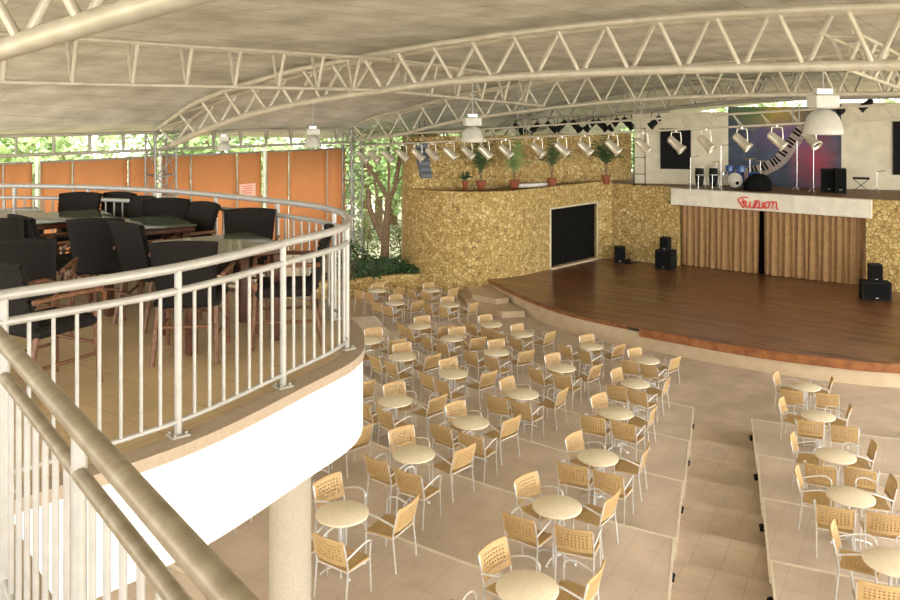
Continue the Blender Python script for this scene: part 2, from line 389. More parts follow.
# ------------------------------------------------------------------ stage
ZS = 0.70
front = catmull([(1.5, 33.9), (1.95, 32.6), (2.9, 30.3), (4.06, 28.3), (6.04, 26.35), (8.46, 24.45), (10.4, 23.35), (12.4, 22.7), (16, 22.4), (21, 23.2)], 6)
def poly_of(P): return [tuple(p) for p in P]
inner = offset(front, 0.10)
back = [(21, 32), (16.6, 32.4), (7.3, 38.6), (3.5, 35.0)]
inner_s = [p for p in inner]
struct(MB().prism(poly_of(inner_s) + back, 0.0, ZS - 0.17).build('stage_base', 'cream'))
skirt = front[13:]
struct(MB().prism(poly_of(front) + back, ZS - 0.05, ZS).build('floor_stage', 'stage'))
sk = MB(); sk.ribbon(poly_of(offset(front, -0.02)[24:]), 0.05, ZS - 0.26, ZS - 0.012); sk.ribbon(poly_of(offset(front, 0.03)[:24]), 0.03, ZS - 0.14, ZS - 0.05); sk.build('trim_3', 'skirt'); struct(bpy.data.objects['trim_3'])
# low plaster steps at the left end of the stage
st = MB(); st.prism([(0.35, 34.0), (0.62, 31.9), (1.9, 30.3), (2.75, 30.4), (1.95, 32.6), (1.6, 34)], 0, 0.22)
st.prism([(0.62, 34.0), (0.85, 32.3), (1.75, 31.4), (2.25, 31.7), (1.95, 32.6), (1.6, 34)], 0.22, 0.42)
tag(st.build('stage_steps', 'cream'), 'low pale plaster steps at left end of the wooden stage', 'steps')

# ------------------------------------------------------------------ stone walls
cw = Vector((1.0, 36.85)); RW = 3.0
left_arc = [(cw.x - RW * math.cos(math.radians(a)), cw.y - RW * math.sin(math.radians(a))) for a in range(-60, 136, 7)]
tp = Vector(left_arc[-1])
ZL = 4.14
door_a = tp + Vector((0.7071, 0.7071)) * ((0.1169 * tp.y - tp.x) / (0.7071 * (1 - 0.1169)))
door_b = tp + Vector((0.7071, 0.7071)) * ((0.1747 * tp.y - tp.x) / (0.7071 * (1 - 0.1747)))
corner = Vector((7.45, 38.45))
def shell(pts, th, z0, z1): return MB().ribbon([tuple(p) for p in offset([Vector(q) for q in pts], -0.0)], th / 2, z0, z1)
struct(shell(left_arc + [tuple(door_a)], 0.3, 0, ZL + 0.1).build('wall_left', 'stone'))
struct(shell([tuple(door_b), tuple(door_b.lerp(corner, 0.6)), tuple(corner)], 0.3, 0, ZL + 0.1).build('wall_left', 'stone'))
struct(shell([tuple(door_a), tuple(door_b)], 0.3, ZS + 2.6, ZL + 0.1).build('wall_left', 'stone'))
# stage door opening
dm = (door_a + door_b) / 2; dl = (door_b - door_a).length; da = math.atan2((door_b - door_a).y, (door_b - door_a).x)
d_ = empty('door_1', (dm.x, dm.y, ZS), da); struct(d_)
g = MB()
nf = 26
vs = []; fs = []
for i in range(nf + 1):
    x = -dl / 2 + 0.06 + (dl - 0.12) * i / nf; y = 0.03 * math.sin(i * 1.9) + 0.02
    vs += [(x, y, 0.02), (x, y, 2.55)]
for i in range(nf): fs.append((2 * i, 2 * i + 2, 2 * i + 3, 2 * i + 1))
g.add(vs, fs, True); g.build('curtain_leaf', 'black', d_)
g = MB(); g.box((-dl / 2 + 0.03, -0.14, 1.3), (0.07, 0.08, 2.6)); g.box((dl / 2 - 0.03, -0.14, 1.3), (0.07, 0.08, 2.6)); g.box((0, -0.14, 2.6), (dl + 0.02, 0.08, 0.07))
g.build('door_frame', 'creamwall', d_)
g = MB(); g.box((0, -0.12, 0.03), (dl, 0.3, 0.06)); g.build('sill', 'cream', d_)
# back wall with curtain opening
BD = Vector((6.05, -4.3)).normalized(); BA = math.atan2(BD.y, BD.x); BN = Vector((-BD.y, BD.x))   # BN points away from the audience
cl_ = Vector(at(678, 268, 7.15)); cr_ = Vector(at(866, 290.5, 7.15))
struct(shell([tuple(corner + BN * 0.15), tuple(cl_ + BN * 0.15)], 0.3, 0, ZL).build('wall_back', 'stone'))
endr = cr_ + BD * 7
struct(shell([tuple(cr_ + BN * 0.15), tuple(endr + BN * 0.15)], 0.3, 0, ZL).build('wall_back', 'stone'))
struct(shell([tuple(cl_ + BN * 1.2 - BD), tuple(cr_ + BN * 1.2 + BD)], 0.1, 0, ZL - 0.3).build('wall_backstage', 'black'))
cw_ = (cr_ - cl_).length
def curtain(x0, x1, seed, label):
    rr = random.Random(seed); e = cl_; g = MB(); n = int((x1 - x0) * 22); vs = []; fs = []
    amps = [0.05 + 0.05 * rr.random() for _ in range(n + 1)]; ph = 0; xs = []
    for i in range(n + 1):
        ph += 0.9 + 0.5 * rr.random()
        x = x0 + (x1 - x0) * i / n
        for j, z in enumerate((0.02, 0.9, 1.9, 2.85)):
            y = 0.28 + amps[i] * math.sin(ph) * (1.15 - 0.1 * j) + 0.015 * math.sin(ph * 0.37 + z)
            p = cl_ + BD * (x + 0.015 * math.sin(ph * 0.5) * (3 - j)) + BN * y
            vs.append((p.x, p.y, ZS + z))
    for i in range(n):
        for j in range(3): fs.append((i * 4 + j, (i + 1) * 4 + j, (i + 1) * 4 + j + 1, i * 4 + j + 1))
    g.add(vs, fs, True)
    tag(g.build('stage_curtain', 'curtain'), label, 'curtain', 'tan stage curtains')
curtain(0.02, cw_ * 0.455, 3, 'tan pleated stage curtain, left half below the white sign beam')
curtain(cw_ * 0.475, cw_ - 0.02, 5, 'tan pleated stage curtain, right half beside the tall double speaker')
# white sign beam
be = empty('sign_beam', (*(cl_ + BD * (cw_ / 2) - BN * 0.12), 0), BA)
MB().bbox((0, 0, (ZL + 3.42) / 2 + 0.0), (cw_ + 0.45, 0.34, ZL - 3.42), 0.02).build('beam_board', 'beamw', be)
# red script lettering, traced as pen strokes (units of the sign: metres)
k_ = 1 / 11.25
S = [[(318, 122), (280, 118), (240, 124), (208, 142), (205, 158), (225, 190), (250, 225), (262, 238), (272, 222), (262, 175), (255, 148), (262, 138)],
     [(238, 182), (262, 170), (290, 160)],
     [(290, 160), (292, 200), (300, 232), (318, 235), (335, 205), (338, 170), (338, 215), (350, 240), (372, 240), (388, 205), (400, 150)],
     [(372, 240), (398, 232), (412, 190), (418, 160), (440, 165), (446, 205), (436, 240), (415, 232)],
     [(436, 240), (470, 240), (486, 205), (488, 170), (488, 215), (500, 240), (518, 240)],
     [(518, 240), (506, 210), (518, 178), (545, 170), (556, 200), (545, 235), (522, 242)],
     [(548, 175), (580, 172), (590, 165), (596, 200), (592, 250)],
     [(594, 195), (612, 172), (632, 172), (638, 200), (634, 235), (648, 252), (662, 258)]]
lt = MB(); pxm = (cw_) / (866 - 678)
for stq in S:
    P = catmull([Vector((q[0] * k_, q[1] * k_)) for q in stq], 5)
    pts = []
    for q in P:
        X = (720 + q.x - 760.3) * pxm
        Z = 3.98 - (q.y - (9.2 + 0.058 * (q.x - 16))) * pxm * 1.02
        pts.append((X - 0.16, -0.205, Z))
    lt.tube(pts, 0.027, 6)
lt.build('red_script_letters', 'red', be)
tag(be, 'long white sign beam with red script lettering above the stage curtains', 'sign')

# upper platform and upper walls
PI_ = Vector((-0.04, 0.04))
plat = [tuple(p) for p in left_arc[16:]] + [tuple(door_a + PI_), tuple(door_b + PI_), tuple(door_b.lerp(corner, 0.6) + PI_), tuple(corner), tuple(cl_ + BN * 0.05), tuple(cr_ + BN * 0.05), tuple(endr + BN * 0.05), (26, 38), (14, 46), (1, 43), (-1.2, 38.6)]
struct(MB().prism(plat, ZL - 0.25, ZL - 0.02).build('floor_platform', 'platf'))
up0 = left_arc[:14]
uw = [up0[0]] + up0[1:] + [(1.4, 36.1), (5.2, 38.9), (8.85, 40.9)]
struct(shell(uw, 0.24, ZL - 0.3, 6.42).build('wall_upper', 'stone'))
# white rear walls
wl0 = Vector(((635 - 450) / F * 38.8, 38.8)); wl1 = Vector(((728 - 450) / F * 37.9, 37.9))
wr0 = Vector(((841 - 450) / F * 36.3, 36.3)); wr1 = Vector(((1000 - 450) / F * 34.5, 34.5))
struct(shell([tuple(wl0), tuple(wl1)], 0.2, ZL - 0.2, 7.45).build('wall_rear', 'creamwall'))
struct(shell([tuple(wr0), tuple(wr1)], 0.2, ZL - 0.2, 7.88).build('wall_rear', 'creamwall'))
def panel_on(a, b, px0, px1, z0, z1, name, mat, off, th):
    d = (b - a).normalized(); nn = Vector((-d.y, d.x))
    def hit(px):
        r = (px - 450) / F; t = (r * a.y - a.x) / (d.x - r * d.y); return a + d * t
    p, q = hit(px0), hit(px1); c = (p + q) / 2 - nn * off
    return MB().box((c.x, c.y, (z0 + z1) / 2), ((q - p).length, th, z1 - z0), math.atan2(d.y, d.x)), (p, q, d, nn)
for i, (a, b, p0, p1, z0, z1) in enumerate([(wl0, wl1, 661, 690, 7.77 - 63 * 38.5 / F, 7.77 - 24 * 38.5 / F), (wr0, wr1, 893, 925, 7.77 - 69 * 35.6 / F, 7.77 - 17 * 35.6 / F)]):
    mb, inf = panel_on(a, b, p0, p1, z0, z1, '', '', 0.13, 0.06)
    o = mb.build('window_%d' % (i + 1), 'hole'); struct(o)
    p, q, d, nn = inf; c = (p + q) / 2 - nn * 0.14; Lw = (q - p).length
    fr = MB(); aa = math.atan2(d.y, d.x)
    for s_ in (-1, 1):
        e_ = c + d * s_ * Lw / 2; fr.box((e_.x, e_.y, (z0 + z1) / 2), (0.06, 0.08, z1 - z0 + 0.06), aa)
    for zz in (z0, z1): fr.box((c.x, c.y, zz), (Lw, 0.08, 0.06), aa)
    fr.build('window_frame', 'spk', o)
# mural
mc = (wl1 + wr0) / 2; md = (wr0 - wl1).normalized(); mL = (wr0 - wl1).length; ma = math.atan2(md.y, md.x)
mu = empty('mural', (mc.x, mc.y, ZL - 0.15), ma)
MB().box((0, 0, 1.85), (mL, 0.14, 3.7)).build('painted_panel', 'mural', mu)
keysw = MB(); keysb = MB()
kp = catmull([Vector((-2.0, 0.55)), Vector((-1.1, 0.75)), Vector((-0.2, 1.25)), Vector((0.35, 2.0)), Vector((0.9, 2.75)), Vector((1.7, 3.2))], 8)
kp = resample(kp, 0.155); ko = offset(kp, 0.30); ki = offset(kp, -0.26)
for i in range(len(kp) - 1):
    q = [ki[i], ki[i + 1].lerp(ki[i], 0.08), ko[i + 1].lerp(ko[i], 0.08), ko[i]]
    keysw.add([(p.x, -0.078, p.y) for p in q] + [(p.x, -0.072, p.y) for p in q], [(0, 1, 2, 3), (4, 7, 6, 5), (0, 4, 5, 1), (1, 5, 6, 2), (2, 6, 7, 3), (3, 7, 4, 0)])
    if i % 7 in (0, 1, 3, 4, 5):
        a, b = ki[i + 1].lerp(ki[i], 0.35), ki[i + 1].lerp(ki[i], -0.3); c_, d2 = ko[i + 1].lerp(ko[i], 0.35), ko[i + 1].lerp(ko[i], -0.3)
        a2, b2 = a.lerp(c_, 0.36), b.lerp(d2, 0.36)
        keysb.add([(p.x, -0.086, p.y) for p in (a2, b2, d2, c_)] + [(p.x, -0.078, p.y) for p in (a2, b2, d2, c_)], [(0, 1, 2, 3), (4, 7, 6, 5), (0, 4, 5, 1), (1, 5, 6, 2), (2, 6, 7, 3), (3, 7, 4, 0)])
M['keyw'] = nmat('painted_key_white', (0.34, 0.27, 0.24), 0.7, scale=5)
keysw.build('white_keys', 'keyw', mu); keysb.build('black_keys', 'hole', mu)
tag(mu, 'dark blue and red painted mural with a curved piano keyboard behind the drums', 'mural')

# ------------------------------------------------------------------ speakers on the stage
def speaker(x, y, z, w_, d2, h_, rz, label, group='black speakers on the stage', name='loudspeaker'):
    e = empty(name, (x, y, z), rz)
    MB().bbox((0, 0, h_ / 2), (w_, d2, h_), 0.015).build('cabinet', 'spk', e)
    g = MB(); g.bbox((0, -d2 / 2 - 0.008, h_ / 2), (w_ * 0.86, 0.02, h_ * 0.86), 0.005); gr_ = g.build('grille', 'black', e)
    g = MB(); g.tube([(-0.05, -d2 / 2 - 0.02, h_ * 0.14), (0.05, -d2 / 2 - 0.02, h_ * 0.14)], 0.014, 6); g.build('badge', 'chrome', gr_)
    tag(e, label, 'speaker', group)
def stg(px, py): return at(px, py, H - ZS)
x, y = stg(617, 262); speaker(x + .1, y - .1, ZS, 0.46, 0.42, 0.72, BA + 0.5, 'small black speaker standing alone beside the dark stage door')
x, y = stg(664.5, 266.5); x -= 0.05; y -= 0.42; speaker(x, y, ZS, 0.76, 0.6, 0.80, BA, 'wide black bass speaker at the left end of the curtains')
speaker(x - .02, y, ZS + 0.80, 0.38, 0.38, 0.56, BA, 'narrow black speaker on the bass speaker left of the curtains')
x, y = stg(873, 298); y -= 0.15; speaker(x, y, ZS, 0.98, 0.58, 0.66, BA + 0.35, 'wide black bass speaker at the right end of the curtains')
speaker(x + .0, y, ZS + 0.68, 0.44, 0.42, 0.60, BA + 0.35, 'narrow black speaker on the bass speaker right of the curtains')
x, y = stg(629, 263.5)
e = empty('floor_light', (x - .05, y, ZS), 0.3); g = MB(); g.lathe([(0, -0.12), (0.07, -0.12), (0.09, 0.1), (0.0, 0.1)], 12, (0, 0, 0.12), Matrix.Rotation(1.2, 3, 'X')); g.build('can', 'spk', e)
g = MB(); g.box((0, 0, 0.012), (0.3, 0.2, 0.024)); g.build('base', 'spk', e)
g = MB(); g.tube([(0.1, 0, 0.02), (0.3, 0.05, 0.015), (0.5, -0.02, 0.015)], 0.012, 6); g.build('cable', 'spk', e)
tag(e, 'small black floor light on the stage by the lone speaker', 'stage light')
# line array
e = empty('hanging_line_array', (((422 - 450) / F * 34.2), 34.2, H - 1.55), 0.35)
for i in range(6):
    a = 0.02 + 0.06 * i; yy = -0.02 * i * i
    g = MB(); g.bbox((0, yy, -0.12 - i * 0.23), (0.48, 0.38, 0.215), 0.02, 0, a); g.build('speaker_module', 'grey', e)
g = MB(); g.box((0, 0, 0.02), (0.5, 0.36, 0.05)); g.tube([(0.15, 0, 0), (0.1, 0, 0.9)], 0.012, 6); g.tube([(-0.15, 0, 0), (-0.1, 0, 0.9)], 0.012, 6); g.build('rigging', 'spk', e)
tag(e, 'curved grey column of hanging loudspeakers before the stone wall', 'speaker')

# ------------------------------------------------------------------ instruments on the platform
def pf(px, d): return ((px - 450) / F * d, d)
dk = empty('drum_kit', (*pf(736, 36.1), ZL), -0.5)
T = Matrix.Rotation(PI / 2, 3, 'X')
MB().lathe([(0.0, -0.22), (0.34, -0.22), (0.34, 0.22), (0, 0.22)], 28, (0, 0, 0.38), T).build('bass_drum', 'blue', dk)
h_ = MB().lathe([(0, 0), (0.32, 0), (0.32, 0.02), (0, 0.02)], 28, (0, -0.225, 0.38), T).build('bass_drum_head', 'skin', bpy.data.objects['bass_drum'])
MB().lathe([(0, 0), (0.075, 0), (0.075, 0.012), (0, 0.012)], 16, (0.1, -0.255, 0.26), T).build('sound_hole', 'black', bpy.data.objects['bass_drum'])
for (x, y, z, r, h2, c_) in ((-0.28, 0.05, 0.86, 0.17, 0.26, 'blue'), (0.2, 0.05, 0.86, 0.18, 0.28, 'blue'), (0.72, 0.25, 0.52, 0.25, 0.4, 'blue'), (-0.6, 0.3, 0.62, 0.19, 0.14, 'chrome')):
    MB().lathe([(0, 0), (r, 0), (r * 1.03, 0.01), (r, 0.03), (r, h2 - 0.03), (r * 1.03, h2 - 0.01), (r, h2), (0, h2)], 20, (x, y, z - h2 / 2)).build('tom_drum', c_, dk)
for (x, y, z, r) in ((-0.85, 0.1, 1.12, 0.24), (0.55, 0.15, 1.3, 0.26), (0.95, 0.4, 1.2, 0.22)):
    g = MB(); g.lathe([(0, 0.03), (0.04, 0.02), (r, 0), (r, 0.004), (0, 0.034)], 20, (x, y, z)); cy = g.build('cymbal', 'brass', dk)
    g = MB(); g.tube([(x, y, 0.0), (x, y, z + 0.04)], 0.012, 6)
    for a in (0, 2.1, 4.2): g.tube([(x, y, 0.35), (x + 0.22 * math.cos(a), y + 0.22 * math.sin(a), 0.0)], 0.009, 5)
    g.build('cymbal_stand', 'chrome', dk)
tag(dk, 'blue drum kit with white bass drum head on the upper platform', 'drum kit')
for px, l in ((699.5, 'tall dark conga drum, left one of the pair beside the drum kit'), (713.5, 'tall dark conga drum, right one of the pair beside the drum kit')):
    e = empty('conga_drum', (*pf(px, 35.9), ZL), 0)
    MB().lathe([(0.0, 0.12), (0.12, 0.12), (0.16, 0.3), (0.2, 0.55), (0.19, 0.75), (0.165, 0.92), (0, 0.92)], 20).build('shell', 'spk', e)
    MB().lathe([(0.0, 0.915), (0.175, 0.915), (0.18, 0.93), (0.17, 0.945), (0, 0.945)], 20).build('drum_head', 'skin', e)
    g = MB()
    g.lathe([(0.2, 0.6), (0.215, 0.6), (0.215, 0.64), (0.2, 0.64)], 20)
    for a in range(3): g.tube([(0.19 * math.cos(a * 2.1), 0.19 * math.sin(a * 2.1), 0.62), (0.26 * math.cos(a * 2.1), 0.26 * math.sin(a * 2.1), 0.0)], 0.012, 6)
    g.build('drum_stand', 'chrome', e)
    tag(e, l, 'conga drum', 'conga drums on the platform')
# covered equipment mound
e = MB(); rr = random.Random(4)
prof = [(0.52, 0.0), (0.50, 0.25), (0.42, 0.5), (0.27, 0.66), (0.1, 0.72), (0.0, 0.73)]
vs = []; n = 22
for (r, z) in prof:
    for k in range(n): a = 2 * PI * k / n; q = r * (1 + 0.10 * math.sin(k * 3.3 + z * 2)); vs.append((q * math.cos(a) * 1.1, q * math.sin(a) * 0.6, z))
fs = [(i * n + k, i * n + (k + 1) % n, (i + 1) * n + (k + 1) % n, (i + 1) * n + k) for i in range(len(prof) - 1) for k in range(n)]
e.add(vs, fs, True); o = e.build('covered_equipment', 'black', None, (*pf(758, 35.3), ZL)); tag(o, 'rounded equipment under a black cover right of the drum kit', 'covered equipment')
speaker(*pf(829, 34.8), ZL, 0.62, 0.5, 0.95, -0.4, 'large black amplifier at right end of the upper platform', 'amplifiers on the platform', 'amplifier')
speaker(*pf(840, 34.3), ZL, 0.44, 0.4, 1.02, -0.3, 'narrow black amplifier beside the white rear wall on the platform', 'amplifiers on the platform', 'amplifier')
e = empty('keyboard_stand', (*pf(861, 35.0), ZL), -0.3)
g = MB(); g.tube([(-0.3, 0, 0), (0.3, 0, 0.5)], 0.015, 6); g.tube([(0.3, 0, 0), (-0.3, 0, 0.5)], 0.015, 6); g.build('crossed_legs', 'spk', e)
MB().bbox((0, 0, 0.54), (0.62, 0.25, 0.08), 0.01).build('keyboard', 'spk', e)
tag(e, 'small black keyboard on crossed stand before the white wall', 'keyboard')
for px, h2, l in ((690.5, 1.4, 'thin microphone stand before the dark window left of the congas'), (721, 1.9, 'tall boom microphone stand left of the drum kit'), (797, 2.1, 'thin tall microphone stand in front of the piano mural'), (813.5, 2.0, 'thin tall microphone stand in front of red mural area'), (877, 0.85, 'short microphone stand before the right white wall')):
    e = empty('microphone_stand', (*pf(px, 35.3 if px < 800 else 34.5), ZL), 0.2)
    g = MB(); g.tube([(0, 0, 0), (0, 0, h2)], 0.014, 6); g.build('pole', 'chrome', e)
    g = MB()
    for a in (0.3, 2.4, 4.5): g.tube([(0, 0, 0.18), (0.22 * math.cos(a), 0.22 * math.sin(a), 0.0)], 0.01, 5)
    g.build('tripod', 'chrome', e)
    g = MB(); g.tube([(0, 0, h2), (0.25, -0.1, h2 + 0.05), (0.3, -0.12, h2 + 0.05)], [0.01, 0.01, 0.025], 6); g.build('microphone', 'spk', e)
    tag(e, l, 'microphone stand', 'microphone stands on the platform')
# tall metal rack beside stone wall
e = empty('metal_rack', (*pf(639.5, 37.6), ZL), -0.4)
for x in (-0.25, 0.25): MB().tube([(x, 0, 0), (x, 0, 2.6)], 0.022, 6).build('upright', 'spk', e)
for z in (0.5, 1.25, 2.0, 2.58): MB().tube([(-0.25, 0, z), (0.25, 0, z)], 0.018, 6).build('crossbar', 'spk', e)
for x in (-0.25, 0.25): MB().box((x, 0, 0.015), (0.06, 0.5, 0.03)).build('foot', 'spk', e)
tag(e, 'tall thin dark metal rack at left end of the white rear wall', 'rack')

# ------------------------------------------------------------------ palms on the ledge
def frond(g, base, dirv, L, droop, wl=0.035, n=9, seed=0):
    rr = random.Random(seed); pts = []
    for i in range(n + 1):
        t = i / n; pts.append(Vector(base) + Vector(dirv) * L * t + Vector((0, 0, 1)) * (L * (0.55 * t - droop * t * t)))
    g.tube(pts, [0.012 * (1 - 0.7 * i / n) for i in range(n + 1)], 4)
    side = Vector(dirv).cross(Vector((0, 0, 1))).normalized()
    for i in range(1, n + 1):
        for s in (-1, 1):
            a = pts[i]; t = (pts[i] - pts[i - 1]).normalized()
            ll = L * 0.34 * math.sin(PI * (0.12 + 0.8 * i / n)); tip = a + side * s * ll + t * ll * 0.7 - Vector((0, 0, ll * 0.45))
            g.add([a - t * wl * 0.6, a + t * wl * 0.6, tip], [(0, 1, 2)])
def palm(name, loc, h, spread, nf, seed, label, cat='potted plant', group=None, mat='leaf', stem=0.0, potr=0.2):
    e = empty(name, loc, 0); rr = random.Random(seed)
    MB().lathe([(0.0, 0), (potr * 0.7, 0), (potr, 0.34), (potr * 1.1, 0.36), (potr * 1.1, 0.41), (potr * 0.9, 0.41), (potr * 0.85, 0.36), (0, 0.36)], 18).build('pot', 'pot', e)
    g = MB()
    for i in range(3): g.tube([(0.05 * math.cos(i * 2), 0.05 * math.sin(i * 2), 0.34), (0.08 * math.cos(i * 2 + 1), 0.08 * math.sin(i * 2 + 1), 0.5 + stem)], 0.022, 6)
    g.build('stem', 'bark', e)
    g = MB()
    for i in range(nf):
        a = i * 2.4 + rr.random() * 0.5; el = 0.25 + 0.75 * rr.random()
        L = spread * (0.75 + 0.4 * rr.random())
        frond(g, (0.04 * math.cos(a), 0.04 * math.sin(a), 0.45 + stem * (0.6 + 0.4 * rr.random())), Vector((math.cos(a) * (1.1 - el), math.sin(a) * (1.1 - el), el * h / spread)) * 0.75, L, 0.55, seed=i)
    g.build('fronds', mat, e)
    tag(e, label, cat, group)
gp = 'potted palms on the stone ledge'
palm('potted_palm', (*pf(481, 35.2), ZL), 2.1, 1.35, 15, 1, 'tall potted palm, leftmost on the stone ledge', group=gp, stem=0.5, mat='leafdk')
palm('potted_palm', (*pf(514.5, 35.6), ZL), 2.4, 1.35, 18, 2, 'bright green potted palm, second from left on stone ledge', group=gp, stem=0.4)
palm('potted_palm', (*pf(552, 36.6), ZL), 2.0, 1.2, 13, 3, 'slender potted palm, third from left on the stone ledge', group=gp, stem=0.6, mat='leafdk')
palm('potted_palm', (*pf(606, 38.3), ZL - 0.02), 1.6, 1.4, 24, 4, 'dark bushy potted palm at right end of the ledge', group=gp, stem=0.7, mat='leafdk')
palm('potted_plant', (*pf(465, 35.1), ZL), 0.5, 0.5, 14, 5, 'low bushy potted plant beside the leftmost palm on ledge', stem=0.0, mat='leafdk', potr=0.13)
o = MB().bbox((0, 0, 0.09), (1.5, 0.35, 0.18), 0.02).build('white_trough', 'white', None, (*pf(532, 36.6), ZL), 0.45); tag(o, 'long low white trough on ledge between two potted palms', 'trough')

# ------------------------------------------------------------------ roof and trusses
g = MB(); ws = [-33 + 2.2 * i for i in range(24)]; ts = [-2.2 + 0.9 * i for i in range(45)]
def roofz(wv, t): return H + sm(PT, t) + 0.28 + drop(wv)
top = []
for th in (0, 0.12):
    for wv in ws:
        for t in ts: p = plan(wv, t); top.append((p.x, p.y, roofz(wv, t) + th))
nw, ntt = len(ws), len(ts); fs = []
for i in range(nw - 1):
    for j in range(ntt - 1):
        a = i * ntt + j; fs.append((a, a + 1, a + ntt + 1, a + ntt)); o = nw * ntt; fs.append((o + a, o + a + ntt, o + a + ntt + 1, o + a + 1))
o = nw * ntt
for i in range(nw - 1):
    for j in (0, ntt - 1): a = i * ntt + j; fs.append((a, a + ntt, o + a + ntt, o + a))
for j in range(ntt - 1):
    for i in (0, nw - 1): a = i * ntt + j; fs.append((a, a + 1, o + a + 1, o + a))
g.add(top, fs, True); struct(g.build('ceiling', 'roof'))

def arch(wv, t0, t1, label, zoff=lambda t: 0.0, bay=1.25, rt=0.085, rb=0.11, rweb=0.055, half=0.42, mat='truss', n=10):
    p0 = plan(wv, t0); e = empty('arched_roof_truss', (p0.x, p0.y, H + sm(PT, t0) + drop(wv)), 0)
    o_ = Vector((p0.x, p0.y, H + sm(PT, t0) + drop(wv)))
    def P(t, s):
        q = plan(wv, t) + U * s * half; return Vector((q.x, q.y, H + sm(PT, t) + drop(wv) + zoff(t))) - o_
    def B(t):
        q = plan(wv, t); return Vector((q.x, q.y, H + sm(BT, t) + drop(wv) + zoff(t))) - o_
    N = int((t1 - t0) / 0.6); tt = [t0 + (t1 - t0) * i / N for i in range(N + 1)]
    for s in (-1, 1): MB().tube([P(t, s) for t in tt], rt, n).build('top_chord', mat, e)
    MB().tube([B(t) for t in tt], rb, n).build('bottom_chord', mat, e)
    nb = int((t1 - t0) / bay)
    for i in range(nb):
        a = t0 + i * bay; b = a + bay / 2; c_ = a + bay
        MB().tube([B(b), P(b - 0.38, -1)], rweb, 8).build('web', mat, e)
        MB().tube([B(b + 0.06), P(b + 0.42, 1)], rweb, 8).build('web', mat, e)
        MB().tube([P(b - 0.38, -1), P(b + 0.42, 1)], rweb * 0.8, 6).build('crosstie', mat, e)
    tag(e, label, 'roof truss', 'arched roof trusses')
arch(-8.7, 0.0, 31, 'large arched roof truss sweeping from left lattice tower across the view')
arch(0.0, 0.0, 31, 'second arched roof truss rising from the tower beside the tree', rt=0.055, rb=0.07, rweb=0.04, zoff=lambda t: 0.45 * max(0.0, 1 - t / 2.8))
arch(8.7, 0.0, 31, 'farthest arched roof truss above the white rear walls', mat='trussdk', rt=0.07, rb=0.09)
arch(-21.9, 11.0, 31, 'nearest arched roof truss crossing the upper left corner', zoff=lambda t: -0.16 + 0.30 * (t - 18.7) / 3.1, rb=0.12)

def straight(t, wu0, wu1, label, zt, zb, name='purlin_truss', half=0.3, bay=1.3, r=0.05, rw=0.045, base=-8.7, along=None, mat='truss', vweb=True):
    A = along if along else U; o0 = plan(base, t) if along is None else Vector((0, 0))
    e0 = o0 + A * wu0 if along is None else T2 + A * wu0
    e = empty(name, (e0.x, e0.y, H + zt), 0)
    nn = Vector((A.y, -A.x)); L = wu1 - wu0
    dz = lambda s: drop(base + 1.0 * (wu0 + s)) - drop(base + wu0) if along is None else 0
    def Q(s, k, z): q = A * s + nn * k; return (q.x, q.y, z - zt + dz(s))
    for k in (-1, 1): MB().tube([Q(0, k * half, zt), Q(L / 2, k * half, zt), Q(L, k * half, zt)], r, 8).build('top_chord', mat, e)
    MB().tube([Q(0, 0, zb), Q(L / 2, 0, zb), Q(L, 0, zb)], r, 8).build('bottom_chord', mat, e)
    nb = int(L / bay)
    for i in range(nb):
        s = bay * (i + 0.5)
        for k in (-1, 1): MB().tube([Q(s, 0, zb), Q(s - 0.06 * k, k * half, zt)], rw, 6).build('web', mat, e)
        g = MB(); g.tube([Q(s - 0.17, -half, zt), Q(s + 0.17, half, zt)], rw * 0.7, 6); g.build('crosstie', mat, e)
    tag(e, label, 'roof truss', 'straight trusses between the arches')
straight(10.6, -13.5, 0.0, 'straight truss running from the left edge to the large arch', 1.28, 0.42)
straight(10.6, 0.2, 8.6, 'straight truss between the large arch and the second arch', 1.28, 0.40)
straight(22.5, 0.0, 8.7, 'straight truss between two arches at right of the view', 1.4, 0.75, r=0.045)
straight(0, -20, 0, 'light truss along the left eave above the orange blinds', -0.98, -1.60, name='eave_truss', along=W45, half=0.22, r=0.05, rw=0.04, mat='trussdk', bay=1.15)
straight(0, 0.3, 9, 'light truss along the far eave above the tree', -1.2, -1.75, name='eave_truss', along=W45, half=0.22, r=0.05, rw=0.04, mat='trussdk', bay=1.15)
straight(16, 8.7, 17.4, 'straight truss beyond the second arch above the drum kit', 0.9, 0.3, r=0.04, mat='trussdk')

# lattice towers
def tower(wv, label, wd=0.55, z0=0.0, off=(0, 0)):
    p = T2 + W45 * wv + Vector(off); z1 = H - 1.0; e = empty('lattice_tower', (p.x, p.y, z0), math.radians(45))
    h2 = wd / 2
    for sx in (-1, 1):
        for sy in (-1, 1): MB().tube([(sx * h2, sy * h2, 0), (sx * h2, sy * h2, z1 - z0)], 0.042, 8).build('post', 'tower', e)
    n = int((z1 - z0) / 0.75)
    for s in range(4):
        g = MB(); R = Matrix.Rotation(s * PI / 2, 3, 'Z')
        for i in range(n):
            a = R @ Vector((-h2, h2, i * 0.75)); b = R @ Vector((h2, h2, (i + 1) * 0.75)); c_ = R @ Vector((-h2, h2, (i + 1) * 0.75))
            if i % 2: a, b, c_ = R @ Vector((h2, h2, i * 0.75)), R @ Vector((-h2, h2, (i + 1) * 0.75)), R @ Vector((h2, h2, (i + 1) * 0.75))
            g.tube([a, b], 0.024, 6); g.tube([c_, b], 0.024, 6)
        g.build('lattice', 'tower', e)
    tag(e, label, 'tower', 'lattice roof towers')
tower(-8.85, 'square lattice steel tower in front of the orange blinds', 0.78)
tower(0.0, 'tall lattice steel tower between last orange blind and tree', 0.6, off=(-0.14, 0.05))

